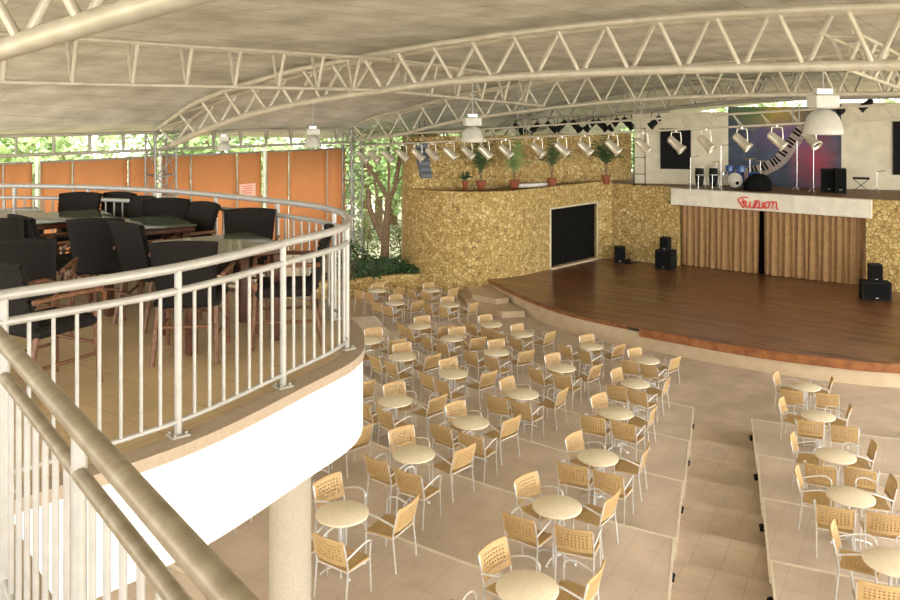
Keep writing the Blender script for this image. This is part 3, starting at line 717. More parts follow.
# orange blinds along the left side
def wall_w(px, off=0.5):
    r = (px - 450) / F; o_ = T2 + Vector((-W45.y, W45.x)) * off
    return (r * o_.y - o_.x) / (W45.x - r * W45.y)
bl = [(-60, -32), (-32, 3), (3, 33.5), (40, 72.5), (72.5, 128.5), (128.5, 158), (162, 191), (191, 237), (237, 262), (266.5, 289), (289, 327), (327, 345.5)]
nmz = ['far left edge of the frame, outside it', 'left edge of the frame, outside it', 'at the left edge of the view', 'just right of the first gap', 'wide one left of the lattice tower', 'directly behind the lattice tower left side', 'narrow one right of the lattice tower', 'wide one right of the lattice tower', 'narrow one holding the pink notice', 'just right of the third gap', 'wide one left of the last narrow blind', 'last narrow one beside the tall tower']
bo = T2 + Vector((-W45.y, W45.x)) * 0.5
for (a, b), l in zip(bl, nmz):
    w0, w1 = wall_w(a), wall_w(b); p = bo + W45 * (w0 + w1) / 2; L = w1 - w0
    e = empty('orange_blind', (p.x, p.y, H - 6.2), math.radians(45))
    n = 8; vs = []; fs = []
    for i in range(n + 1):
        x = -L / 2 + 0.03 + (L - 0.06) * i / n; y = 0.02 * math.sin(i * 1.3 + a)
        vs += [(x, y, 0.0), (x, y, 4.3), (x, y + 0.012, 4.3), (x, y + 0.012, 0.0)]
    for i in range(n):
        for k in range(4): fs.append((i * 4 + k, i * 4 + (k + 1) % 4, (i + 1) * 4 + (k + 1) % 4, (i + 1) * 4 + k))
    fs += [(0, 3, 2, 1), tuple(n * 4 + k for k in range(4))]
    g = MB(); g.add(vs, fs, True); g.build('cloth', 'orange', e)
    MB().tube([(-L / 2, 0, 4.32), (L / 2, 0, 4.32)], 0.035, 8).build('roller', 'tower', e)
    MB().tube([(-L / 2, -0.02, 0), (-L / 2, -0.02, 4.3)], 0.028, 6).build('edge_rail', 'trussdk', e)
    tag(e, 'orange sun blind, ' + l, 'blind', 'orange blinds along the left side')
for a in (36.8, 160, 264.3, -36):
    w0 = wall_w(a, 0.25); p = T2 + Vector((-W45.y, W45.x)) * 0.25 + W45 * w0
    struct(MB().tube([(0, 0, 0), (0, 0, H - 1.5)], 0.05, 8).build('eave_post', 'white', None, (p.x, p.y, 0)))
struct(MB().ribbon([tuple(bo + W45 * -24), tuple(bo + W45 * 0)], 0.12, 0, H - 6.15).build('wall_side', 'cream'))
w0 = wall_w(247.5, 0.32); p = T2 + Vector((-W45.y, W45.x)) * 0.44 + W45 * wall_w(247.5, 0.44)
e = empty('notice', (p.x, p.y, H - 3.35), math.radians(45))
MB().box((0, 0, 0), (0.72, 0.02, 0.5)).build('board', 'pinkp', e)
g = MB(); 
for i in range(4): g.box((-0.02 + 0.03 * (i % 2), -0.012, 0.15 - 0.09 * i), (0.46 - 0.08 * (i % 2), 0.004, 0.025))
g.build('print_lines', 'red', e)
tag(e, 'pale pink notice board hung on an orange blind', 'notice')

# ------------------------------------------------------------------ lighting bar with spotlights
def bar_t(px):
    r = (px - 450) / F; return (r * T2.y - T2.x) / (V.x - r * V.y)
def bz(t): return H - 1.78 + 0.067 * t
tb0, tb1 = 0.2, 24.0
p0 = T2 + V * tb0; lb = empty('lighting_truss', (p0.x, p0.y, bz(tb0)), 0)
def LB(t, up, s=0): q = V * (t - tb0) + U * s; return (q.x, q.y, bz(t) - bz(tb0) + up)
for up, s in ((0.0, 0), (0.0, 0.26), (0.40, 0.13)):
    MB().tube([LB(tb0, up, s), LB(tb1, up, s)], 0.034, 8).build('chord', 'truss', lb)
i = 0
while tb0 + (i + 1) * 0.85 < tb1:
    a = tb0 + i * 0.85
    g = MB(); g.tube([LB(a, 0.40, 0.13), LB(a + 0.3, 0, 0)], 0.016, 6); g.tube([LB(a, 0.40, 0.13), LB(a + 0.3, 0, 0.26)], 0.016, 6); g.tube([LB(a + 0.3, 0, 0), LB(a + 0.3, 0, 0.26)], 0.014, 6)
    g.build('web', 'truss', lb); i += 1
for px in (518, 523.5, 634, 641, 793, 799):
    t = bar_t(px); q = V * (t - tb0); g = MB(); g.tube([(q.x, q.y, bz(t) - bz(tb0)), (q.x, q.y, H + sm(PT, t) + drop(0) - bz(tb0))], 0.016, 6); g.build('hanger_rod', 'tower', lb)
tag(lb, 'long lattice lighting truss hung in front of stage carrying the silver spotlights', 'lighting truss')

def make_spot(mat):
    r = empty('spotlight', (0, 0, 0), 0)
    g = MB(); 
    for s in (-1, 1): g.tube([(s * 0.13, 0, 0.0), (s * 0.15, 0, -0.18), (s * 0.15, 0, -0.34)], 0.013, 6)
    g.tube([(-0.13, 0, 0), (0.13, 0, 0)], 0.013, 6); g.build('yoke', mat, r)
    can = empty('tmp', (0, 0, 0)); bpy.data.objects.remove(can)
    T = Matrix.Rotation(math.radians(48), 3, 'Y')
    c0 = (0, 0, -0.36)
    c = MB().lathe([(0.0, 0.30), (0.06, 0.29), (0.10, 0.25), (0.115, 0.2), (0.115, 0.06), (0.125, 0.04), (0.125, -0.18), (0.15, -0.20), (0.155, -0.26), (0.13, -0.265), (0.12, -0.2), (0, -0.16)], 16, c0, T).build('can', mat, r)
    MB().lathe([(0.0, -0.175), (0.12, -0.2), (0.12, -0.19), (0.0, -0.165)], 16, c0, T).build('lens', 'hole', c)
    g = MB(); g.tube([(0.0, 0, 0.0), (0, 0, 0.06)], 0.03, 8); g.build('clamp', mat, r)
    return r
spot0 = make_spot('metal')
sp = [362.7, 374, 387.7, 402.7, 418, 432, 450, 468, 485, 505.7, 538, 562, 585, 613, 643, 676, 706, 742, 777, 811]
names = ['leftmost silver spotlight on the long lighting truss'] + ['silver spotlight on the lighting truss, %s from its left end' % n for n in
         'second third fourth fifth sixth seventh eighth ninth tenth eleventh twelfth thirteenth fourteenth fifteenth sixteenth seventeenth eighteenth nineteenth'.split()] + ['rightmost silver spotlight, turned down under the largest dome lamp']
for i, px in enumerate(sp):
    o = spot0 if i == 0 else copy_tree(spot0)
    t = bar_t(px); q = T2 + V * t
    o.location = (q.x, q.y, bz(t) - 0.08); o.scale = (1.12,) * 3
    o.rotation_euler = (0, 0, (-0.75 if i < 18 else [-1.1, -1.5][i - 18]) + rnd.uniform(-0.25, 0.25) + PI)
    o.rotation_euler.z = PI + rnd.uniform(-0.3, 0.2) - (0.45 if px > 600 else 0.1) - (0.6 if px > 800 else 0)
    tag(o, names[i], 'spotlight', 'silver spotlights on the lighting truss')
# dark spotlights farther back under the far arch
spotd = make_spot('spk')
dsp = [(519, 124), (534, 123.5), (551, 122.5), (561, 121), (576, 121), (590, 120.5), (602, 120), (614, 119), (628, 118), (655, 116.5)]
for i, (px, py) in enumerate(dsp + [(838, 101), (866, 99)]):
    o = spotd if i == 0 else copy_tree(spotd)
    d = 37.5 - (px - 519) * 0.022 if i < 10 else 33; z = H - (py - 105 - 4) * d / F
    o.location = ((px - 450) / F * d, d, z); o.rotation_euler.z = 0.6 * math.sin(i * 2.1) + (0 if i % 2 else PI); o.scale = (1.1,) * 3
    tag(o, ('dark spotlight on the far green-lit bar, %s from its left' % (['first'] + 'second third fourth fifth sixth seventh eighth ninth tenth'.split())[i]) if i < 10 else ['dark spotlight above the right white wall, nearer the white lamp', 'dark spotlight above the right white wall, farther right'][i - 10], 'spotlight', 'dark spotlights at the back')
d0, d1 = 37.5, 34.4
lb2 = MB().tube([((505 - 450) / F * 37.8, 37.8, H - (120.2 - 105 - 1) * 37.8 / F), ((670 - 450) / F * 34.2, 34.2, H - (112.5 - 105 - 1) * 34.2 / F)], 0.05, 8)
tag(lb2.build('lighting_bar', 'trussdk'), 'far lighting bar carrying the row of dark spotlights', 'lighting bar')
lb3 = MB().tube([((735 - 450) / F * 33, 33, H + 0.36), ((1000 - 450) / F * 33, 33, H + 0.36)], 0.05, 8)
tag(lb3.build('lighting_bar', 'trussdk'), 'lighting bar above the right white rear wall', 'lighting bar')

# ------------------------------------------------------------------ high bay lamps
def highbay(px, pyb, d, s, label):
    x = (px - 450) / F * d; zb = H - (pyb - 105) * d / F
    e = empty('high_bay_lamp', (x, d, zb), 0); 
    MB().lathe([(0.0 + 0.27, 0.0), (0.30, 0.0), (0.305, 0.03), (0.29, 0.14), (0.25, 0.27), (0.18, 0.36), (0.10, 0.405), (0.08, 0.41), (0.095, 0.39), (0.17, 0.345), (0.24, 0.26), (0.275, 0.14), (0.285, 0.03)], 32).build('dome', 'dome', e)
    MB().lathe([(0.275, 0.01), (0.275, 0.014), (0, 0.014)], 24).build('lens', 'dome', e)
    MB().bbox((0, 0, 0.54), (0.46, 0.26, 0.22), 0.02, 0.3).build('ballast_box', 'dome', e)
    g = MB(); g.lathe([(0.05, 0.38), (0.05, 0.42), (0.09, 0.42), (0, 0.43)], 12); g.build('cap', 'alu', e); MB().bbox((0, 0, 0.70), (0.26, 0.16, 0.1), 0.01).build('terminal_box', 'alu', e)
    # distance to the roof above
    rel = Vector((x, d)) - T2; det = W45.x * V.y - V.x * W45.y
    wv = (rel.x * V.y - V.x * rel.y) / det; t = (W45.x * rel.y - rel.x * W45.y) / det
    zt = (H + sm(BT, t) + drop(-8.7) - zb) / s
    MB().tube([(0, 0, 0.7), (0, 0, zt)], 0.018 / s, 8).build('suspension_rod', 'tower', e)
    e.scale = (s, s, s); MB().bbox((0, 0, zt - 0.03), (0.14, 0.14, 0.08), 0.01).build('hanger_bracket', 'alu', e); tag(e, label, 'ceiling lamp', 'white dome lamps under the roof')
highbay(823, 134.5, 16.2, 1.2, 'largest white dome lamp, at right in front of the mural')
highbay(472.5, 142, 21.4, 0.97, 'white dome lamp hanging at the centre before the stone wall')
highbay(313, 147, 25.1, 0.85, 'small white dome lamp above the right end of the blinds')
highbay(224, 150.5, 27.7, 0.72, 'smallest white dome lamp, just right of the lattice tower')

# ------------------------------------------------------------------ upper terrace
ZT = H - 1.83
railpts = [(-9.5, 8.5), (-7.0, 9.1), (-4.95, 9.2), (-3.80, 9.0), (-2.9, 8.62), (-2.28, 8.22), (-1.59, 7.71), (-1.17, 7.33), (-0.90, 6.90), (-0.79, 6.42), (-0.80, 5.99), (-1.04, 5.46), (-1.50, 4.58), (-2.117, 3.905), (-2.45, 3.6)]
RC = catmull([Vector(p) for p in railpts], 12)
edge = offset(RC, 0.10)            # outward
nr0 = Vector((-2.3, 3.46))
nd = (Vector((-0.417, 1.504)) - Vector((-1.68, 3.10))).normalized()
nA = Vector((-1.68, 3.10)) - nd * 0.7; nB = Vector((-0.417, 1.504)) + nd * 3.2
nedge = [nA + Vector((-nd.y, nd.x)) * 0.15, nB + Vector((-nd.y, nd.x)) * 0.15]
sg = 1
slab = [tuple(p) for p in edge[:-6]] + [tuple(nedge[0]), tuple(nedge[1]), (-1, -6), (-13, -6), (-13, 8.3)]
def inset(Pl, d): return [tuple(p) for p in offset([Vector(q) for q in Pl], -d)]
struct(MB().prism(slab, ZT - 0.035, ZT).build('floor_terrace', 'terr'))
E2 = [tuple(p) for p in offset(RC, 0.12)[:-6]]
body = [tuple(p) for p in offset(RC, 0.115)[:-6]] + [tuple(nedge[0]), tuple(nedge[1]), (-1.05, -5.95), (-12.95, -5.95), (-12.95, 8.3)]
struct(MB().prism(body, ZT - 0.61, ZT - 0.06).build('wall_fascia', 'white'))
kb = [tuple(p) for p in offset(RC, 0.128)[:-6]] + [tuple(p) for p in offset(RC, -0.02)[:-6]][::-1]
struct(MB().prism(kb, ZT - 0.06, ZT + 0.006).build('trim_4', 'kerb'))
kb2 = [tuple(nedge[0]), tuple(nedge[1]), tuple(nB - Vector((-nd.y, nd.x)) * 0.06), tuple(nA - Vector((-nd.y, nd.x)) * 0.06)]
struct(MB().prism(kb2, ZT - 0.06, ZT + 0.006).build('trim_5', 'kerb'))
# column
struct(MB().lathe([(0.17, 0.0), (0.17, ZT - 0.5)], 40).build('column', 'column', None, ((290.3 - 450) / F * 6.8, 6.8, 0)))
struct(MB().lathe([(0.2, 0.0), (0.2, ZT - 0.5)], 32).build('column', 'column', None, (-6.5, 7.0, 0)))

def railing(P, posts, zf, r_top, label, name='balcony_railing', nbal=7, h=0.96, base=True):
    L = [0.0]
    for a, b in zip(P, P[1:]): L.append(L[-1] + (b - a).length)
    def pt(s):
        s = max(0, min(L[-1], s))
        for i in range(len(L) - 1):
            if s <= L[i + 1]: return P[i].lerp(P[i + 1], (s - L[i]) / (L[i + 1] - L[i] + 1e-9))
        return P[-1]
    o0 = P[0]; e = empty(name, (o0.x, o0.y, zf), 0)
    T3 = lambda p, z: (p.x - o0.x, p.y - o0.y, z)
    MB().tube([T3(p, h - r_top) for p in P], r_top, 14).build('top_rail', 'railtop' if name == 'walkway_railing' else 'rail', e)
    MB().tube([T3(p, h - 0.155) for p in P], 0.021, 10).build('middle_rail', 'railtop' if name == 'walkway_railing' else 'rail', e)
    MB().tube([T3(p, 0.085) for p in P], 0.015, 8).build('bottom_rail', 'rail', e)
    s = posts[0]; k = 0
    while s < L[-1]:
        p = pt(s)
        g = MB(); g.tube([T3(p, 0.0), T3(p, h - r_top)], 0.021, 12); po = g.build('post', 'rail', e)
        if base:
            g = MB(); q = T3(p, 0.012); g.box(q, (0.10, 0.10, 0.014), 0.7)
            for dx, dy in ((1, 0), (-1, 0), (0, 1), (0, -1)): g.lathe([(0.009, 0), (0.009, 0.02), (0, 0.02)], 6, (q[0] + dx * 0.045, q[1] + dy * 0.045, 0.012))
            g.build('base_plate', 'trussdk', po)
        for j in range(1, nbal + 1):
            sj = s + posts[1] * j / (nbal + 1)
            if sj < L[-1]:
                p = pt(sj); g = MB(); g.tube([T3(p, 0.085), T3(p, h - 0.155)], 0.0105, 8); g.build('baluster', 'rail', e)
        s += posts[1]
    tag(e, label, 'railing'); return e
# arc position of the post seen at px 178
Ls = [0.0]
for a, b in zip(RC, RC[1:]): Ls.append(Ls[-1] + (b - a).length)
ip = min(range(len(RC)), key=lambda i: abs(RC[i].x / RC[i].y * F + 272) if RC[i].y < 5.5 else 999)
sp0 = Ls[ip]; stepp = 0.90
s0 = sp0 - int(sp0 / stepp) * stepp
# cut into the visible length; nothing is seen left of the frame
railing(RC, (s0, stepp), ZT, 0.027, 'curved white steel railing around the upper terrace')
NP = [nA + (nB - nA) * i / 20 for i in range(21)]
# posts at px 78 and px 4
def near_s(px):
    r = (px - 450) / F; t = (r * nA.y - nA.x) / (nd.x - r * nd.y); return t
sA, sB = near_s(4), near_s(79)
railing(NP, (sA % (sB - sA), sB - sA), ZT, 0.03, 'straight steel walkway railing in the near left foreground', name='walkway_railing', h=0.99)

# ---- terrace furniture
def wave(fn, name, mat, parent): pass
def make_wicker():
    r = empty('wicker_chair', (0, 0, 0), 0)      # faces +y
    MB().bbox((0, 0.0, 0.42), (0.46, 0.46, 0.07), 0.02).build('seat', 'wick', r)
    g = MB(); nx, nz = 10, 22; vs = []; fs = []
    for side in (0, 1):
        for j in range(nz + 1):
            z = 0.40 + 0.47 * j / nz; wd = 0.195 + 0.038 * j / nz
            for i in range(nx + 1):
                u_ = -1 + 2 * i / nx; y = -0.21 - 0.13 * (j / nz) ** 1.1 - 0.035 * (1 - u_ * u_) + (0.012 if j % 2 else 0) * (1 if side else -1) + (0.03 if side else 0)
                vs.append((u_ * wd, y, z + 0.015 * (1 - u_ * u_) * (j / nz)))
    n1 = (nx + 1) * (nz + 1)
    for j in range(nz):
        for i in range(nx):
            a = j * (nx + 1) + i; fs.append((a, a + 1, a + nx + 2, a + nx + 1)); fs.append((n1 + a, n1 + a + nx + 1, n1 + a + nx + 2, n1 + a + 1))
    for i in range(nx):
        fs.append((nz * (nx + 1) + i, nz * (nx + 1) + i + 1, n1 + nz * (nx + 1) + i + 1, n1 + nz * (nx + 1) + i)); fs.append((i, n1 + i, n1 + i + 1, i + 1))
    for j in range(nz):
        for i in (0, nx): a = j * (nx + 1) + i; fs.append((a, a + nx + 1, n1 + a + nx + 1, n1 + a))
    g.add(vs, fs, True); g.build('backrest', 'wick', r)
    for s in (-1, 1):
        g = MB(); g.tube([(s * 0.26, -0.27, 0.63), (s * 0.27, -0.05, 0.635), (s * 0.27, 0.2, 0.63), (s * 0.25, 0.25, 0.60), (s * 0.235, 0.25, 0.52)], 0.017, 8); g.build('armrest', 'legwood', r)
        g = MB(); g.tube([(s * 0.21, 0.2, 0.42), (s * 0.235, 0.25, 0.52)], 0.015, 8); g.tube([(s * 0.21, 0.21, 0.5), (s * 0.225, 0.235, 0.0)], 0.018, 8); g.build('leg', 'legwood', r)
        g = MB(); g.tube([(s * 0.2, -0.2, 0.42), (s * 0.22, -0.29, 0.0)], 0.018, 8); g.build('leg', 'legwood', r)
        g = MB(); g.tube([(s * 0.218, -0.25, 0.2), (s * 0.222, 0.225, 0.2)], 0.012, 6); g.build('stretcher', 'legwood', r)
    MB().tube([(-0.22, 0.225, 0.26), (0.22, 0.225, 0.26)], 0.012, 6).build('stretcher', 'legwood', r); MB().tube([(-0.215, -0.25, 0.26), (0.215, -0.25, 0.26)], 0.012, 6).build('stretcher', 'legwood', r)
    return r
def make_ttable():
    r = empty('dining_table', (0, 0, 0), 0)
    MB().bbox((0, 0, 0.70), (0.80, 0.80, 0.05), 0.01).build('table_top', 'tabwood', r)
    MB().bbox((0, 0, 0.733), (0.82, 0.82, 0.014), 0.004).build('glass_cover', 'glass', r)
    for sx in (-1, 1):
        for sy in (-1, 1): MB().bbox((sx * 0.33, sy * 0.33, 0.34), (0.075, 0.075, 0.68), 0.008).build('leg', 'tabwood', r)
    return r
tt0 = make_ttable()
tabs = [(-1.82, 6.55, 0.62, 'dark wooden square table with glass cover nearest the curved railing nose'),
        (-2.88, 7.68, 0.60, 'dark square table with pale reflecting glass at terrace centre'),
        (-3.78, 8.15, 0.62, 'dark square table behind the central terrace table'),
        (-4.55, 8.35, 0.6, 'dark square table farthest left by the far railing')]
for i, (x, y, a, l) in enumerate(tabs):
    o = tt0 if i == 0 else copy_tree(tt0); o.location = (x, y, ZT); o.rotation_euler.z = a
    tag(o, l, 'table', 'dark tables on the terrace')
wc0 = make_wicker()
def face(x, y, tx, ty): return math.atan2(ty - y, tx - x) - PI / 2
wch = [(-1.90, 6.12, 0.12, 'black wicker chair with its back to us at nearest terrace table'),
       (-2.45, 7.02, -0.65, 'black wicker chair left of the nearest terrace table'),
       (-1.80, 7.28, PI + 0.1, 'black wicker chair facing us behind the nearest terrace table'),
       (-1.28, 6.45, PI / 2 + 0.15, 'black wicker chair facing left at the railing nose'),
       (-3.02, 7.3, 0.12, 'black wicker chair with its back to us before central terrace table'),
       (-3.50, 7.42, -0.7, 'black wicker chair angled right at left of central table'),
       (-2.86, 8.10, PI + 0.05, 'black wicker chair facing us behind the central terrace table'),
       (-2.60, 7.85, 2.45, 'black wicker chair turned left at right of the central table'),
       (-3.36, 8.35, 2.5, 'black wicker chair turned left beyond the central terrace table'),
       (-4.02, 8.68, PI - 0.05, 'black wicker chair against the far railing, square back towards it'),
       (-3.72, 8.72, 2.7, 'black wicker chair near far railing, tilted corner outward'),
       (-3.85, 7.3, 0.1, 'black wicker chair with broad back left of the angled chair'),
       (-4.25, 7.75, -0.3, 'black wicker chair behind the broad-backed chair at left'),
       (-4.75, 7.75, 0.0, 'black wicker chair at left frame edge under the pale table'),
       (-3.12, 6.2, 0.25, 'black wicker chair at left edge just behind the ribbed one'),
       (-2.62, 5.38, -0.5, 'large ribbed wicker chair in the lower left of the terrace')]
for i, (x, y, a, l) in enumerate(wch):
    o = wc0 if i == 0 else copy_tree(wc0); o.location = (x, y, ZT); o.rotation_euler.z = a
    tag(o, l, 'chair', 'black wicker chairs on the terrace')

# ------------------------------------------------------------------ cafe chairs and tables
def perforated(name, mat, parent, nx, ny, fn, hole=0.5, border=1, th=0.014, ragged=True):
    """panel with a grid of holes; fn(u,v) in 0..1 -> (pos, normal)"""
    g = MB(); 
    def P(u, v, s):
        p, n_ = fn(u, v); return p + n_ * (th / 2 * s)
    for i in range(nx):
        for j in range(ny):
            u0, u1, v0, v1 = i / nx, (i + 1) / nx, j / ny, (j + 1) / ny
            solid = i < border or i >= nx - border or j < border or j >= ny - border
            if solid:
                for s in (1, -1):
                    q = [P(u0, v0, s), P(u1, v0, s), P(u1, v1, s), P(u0, v1, s)]; g.add(q, [(0, 1, 2, 3) if s > 0 else (3, 2, 1, 0)])
            else:
                a = (1 - hole) / 2; c_ = 1 - a
                for s in (1, -1):
                    o4 = [P(u0, v0, s), P(u1, v0, s), P(u1, v1, s), P(u0, v1, s)]
                    i4 = [P(u0 + (u1 - u0) * x, v0 + (v1 - v0) * y, s) for x, y in ((a, a), (c_, a), (c_, c_), (a, c_))]
                    fs = [(k, (k + 1) % 4, 4 + (k + 1) % 4, 4 + k) for k in range(4)]
                    if s < 0: fs = [f[::-1] for f in fs]
                    g.add(o4 + i4, fs)
                top_ = [P(u0 + (u1 - u0) * x, v0 + (v1 - v0) * y, 1) for x, y in ((a, a), (c_, a), (c_, c_), (a, c_))]
                bot_ = [P(u0 + (u1 - u0) * x, v0 + (v1 - v0) * y, -1) for x, y in ((a, a), (c_, a), (c_, c_), (a, c_))]
                g.add(top_ + bot_, [(k, (k + 1) % 4, 4 + (k + 1) % 4, 4 + k) for k in range(4)])
    # rim as a rounded roll
    rim = [(i / nx, 0) for i in range(nx)] + [(1, j / ny) for j in range(ny)] + [(1 - i / nx, 1) for i in range(nx)] + [(0, 1 - j / ny) for j in range(ny)]
    g.tube([fn(u, v)[0] for u, v in rim], th * 0.9, 6, closed=True)
    return g.build(name, mat, parent)
def make_cafe_chair():
    r = empty('cafe_armchair', (0, 0, 0), 0)      # faces +y, origin at the seat centre on the floor
    def seat(u, v):
        x = (u - 0.5) * (0.47 + 0.02 * v); y = -0.21 + 0.43 * v
        z = 0.445 - 0.012 * math.sin(PI * u) - 0.02 * (1 - v) * 0.6 + (-(v - 0.85) ** 2 * 0.8 if v > 0.85 else 0)
        return Vector((x, y, z)), Vector((0, 0.02, 1))
    perforated('seat', 'tan', r, 10, 9, seat, 0.46, 1, 0.016)
    def back(u, v):
        x = (u - 0.5) * 0.50; z = 0.515 + 0.305 * v; y = -0.225 - 0.08 * v - 0.035 * math.sin(PI * u)
        return Vector((x, y, z)), Vector((0, 1, 0.27)).normalized()
    perforated('backrest', 'tan', r, 10, 7, back, 0.52, 1, 0.016)
    for s in (-1, 1):
        MB().tube([(s * 0.258, -0.30, 0.80), (s * 0.258, -0.235, 0.54), (s * 0.255, -0.222, 0.44), (s * 0.258, -0.27, 0.0)], 0.0125, 8).build('leg', 'alu', r)
        MB().tube([(s * 0.255, 0.20, 0.60), (s * 0.245, 0.195, 0.44), (s * 0.25, 0.215, 0.0)], 0.0125, 8).build('leg', 'alu', r)
        arm = catmull([Vector((s * 0.26, -0.25, 0.60)), Vector((s * 0.275, -0.12, 0.645)), Vector((s * 0.285, 0.03, 0.685)), Vector((s * 0.282, 0.13, 0.685)), Vector((s * 0.266, 0.19, 0.65)), Vector((s * 0.255, 0.20, 0.60))], 4)
        MB().tube(arm, 0.0135, 8).build('armrest', 'alu', r)
    g = MB(); g.tube([(-0.238, -0.215, 0.425), (0.238, -0.215, 0.425)], 0.011, 6); g.tube([(-0.244, 0.19, 0.42), (0.244, 0.19, 0.42)], 0.011, 6)
    for s in (-1, 1): g.tube([(s * 0.238, -0.215, 0.425), (s * 0.244, 0.19, 0.42)], 0.011, 6)
    g.build('seat_frame', 'alu', r)
    return r
def make_cafe_table():
    r = empty('cafe_table', (0, 0, 0), 0)
    MB().lathe([(0.0, 0.705), (0.335, 0.705), (0.348, 0.713), (0.35, 0.722), (0.348, 0.732), (0.338, 0.738), (0, 0.738)], 40).build('table_top', 'ttop', r)
    g = MB()
    for k in range(4):
        a = k * PI / 2 + 0.4; g.tube([(0.05 * math.cos(a), 0.05 * math.sin(a), 0.06), (0.05 * math.cos(a), 0.05 * math.sin(a), 0.62), (0.16 * math.cos(a), 0.16 * math.sin(a), 0.70)], 0.014, 8)
    g.lathe([(0.0, 0.05), (0.07, 0.05), (0.07, 0.085), (0, 0.085)], 16); g.lathe([(0.0, 0.69), (0.2, 0.69), (0.2, 0.704), (0, 0.704)], 20); g.build('pedestal', 'alu', r)
    for k in range(4):
        a = k * PI / 2 + 0.4; g = MB(); g.tube([(0.04 * math.cos(a), 0.04 * math.sin(a), 0.07), (0.2 * math.cos(a), 0.2 * math.sin(a), 0.05), (0.29 * math.cos(a), 0.29 * math.sin(a), 0.015)], 0.014, 8)
        g.lathe([(0.022, 0.0), (0.022, 0.018), (0, 0.018)], 10, (0.29 * math.cos(a), 0.29 * math.sin(a), 0)); g.build('foot', 'alu', r)
    return r
ch0 = make_cafe_chair(); tb0_ = make_cafe_table()
FAR = 'far corner group'
tables = []   # (x, y, row, label core, skip)
def T_(px, py, row): return at(px, py, H - 0.74 - row * STEP)
rows = {
 'F': [(376.9, 290.2), (431, 289.8), (395, 302.5), (449.3, 304.5), (491.3, 324), (522, 333.6)],
 0: [(647, 359.8), (591.2, 346)],
 1: [(635.3, 382.8), (562, 367.3), (496.8, 351.6), (452.3, 337.8), (419.3, 325.5)],
 2: [(616.3, 412.5), (523, 393.3), (453.3, 373.3), (402.4, 356.3), (369, 340)],
 3: [(597.9, 456.5), (471, 421.7), (395, 400.3), (328, 383)],
 4: [(557, 505.5), (413.8, 453.3), (312, 432)],
 5: [(527.2, 586.5), (342.3, 512.3), (232, 462)],
 'R': [(805.5, 386, 0), (818, 415, 1), (835.5, 455, 2), (850.5, 495.5, 3), (893, 561, 4)]}
ow = ['first', 'second', 'third', 'fourth', 'fifth', 'sixth']
tabl = []
fn_ = ['nearest the planter wall', 'nearest the curved stone wall', 'second from the planter wall', 'second from the curved stone wall', 'fifth in the far group', 'sixth in the far group']
fs_ = ['planter-wall table', 'stone-wall table', 'table before planter-wall one', 'table before stone-wall one', 'second table left of the stage-edge ones', 'table just left of the stage-edge ones']
for i, (px, py) in enumerate(rows['F']): tabl.append((*at(px, py, H - 0.74), 0, fs_[i]))
for i, (px, py) in enumerate(rows[0]): tabl.append((*at(px, py, H - 0.74), 0, ['front-row table nearest the aisle', 'front-row table second from the aisle'][i]))
rn = {1: 'second row', 2: 'third row', 3: 'fourth row', 4: 'fifth row', 5: 'nearest row'}
for k in (1, 2, 3, 4, 5):
    for i, (px, py) in enumerate(rows[k]):
        xy = T_(px, py, k)
        if (k, i) == (5, 2): xy = (-3.45, 12.3)
        tabl.append((*xy, k, '%s table in %s left of aisle' % (ow[i], rn[k])))
for (px, py, k) in rows['R']:
    xy = T_(px, py, k); tabl.append((*xy, k, 'right block table, %s from the stage' % ow[k]))
first = True; nt = 0
for ti, (x, y, k, name) in enumerate(tabl):
    o = tb0_ if ti == 0 else copy_tree(tb0_)
    z = k * STEP; o.location = (x, y, z); o.rotation_euler.z = rnd.random() * 1.5
    tl = name.replace(' table', '')
    tag(o, 'round cream cafe table, the ' + name, 'table', 'round cream cafe tables')
    hd = math.atan2(CC.x - x, CC.y - y) - math.radians(2)
    if k == 0 and ti < 6: hd = math.radians(46)
    u_ = Vector((math.sin(hd), math.cos(hd))); v_ = Vector((u_.y, -u_.x))
    # seat centre offset (u, v), facing direction relative to the stage heading, description
    roles = [(-0.42, -0.24, 0.0, 'back-left chair'), (-0.40, 0.42, 0.0, 'back-right chair'), (0.42, -0.38, PI / 2 + 0.18, 'left chair'), (0.54, 0.36, -PI / 2, 'right chair')]
    for ri, (du, dv, fa, dsc) in enumerate(roles):
        if ti == 4 and ri == 3: continue
        c = ch0 if first else copy_tree(ch0); first = False
        du += rnd.uniform(-0.06, 0.06); dv += rnd.uniform(-0.06, 0.06)
        p = Vector((x, y)) + u_ * du + v_ * dv
        # keep the chair on the tread of its own table
        if k > 0:
            rr_ = (p - CC).length; lo, hi = RK[k - 1] + 0.33, RK[k] - 0.33
            if rr_ > hi: p = CC + (p - CC) * (hi / rr_)
            if rr_ < lo: p = CC + (p - CC) * (lo / rr_)
        c.location = (p.x, p.y, z)
        yaw = -(hd + fa) + rnd.uniform(-0.14, 0.14)
        c.rotation_euler.z = yaw
        tag(c, 'woven tan armchair, %s at %s%s' % (dsc, '' if name.startswith('right block') else '', name), 'chair', 'woven tan armchairs around the cafe tables')

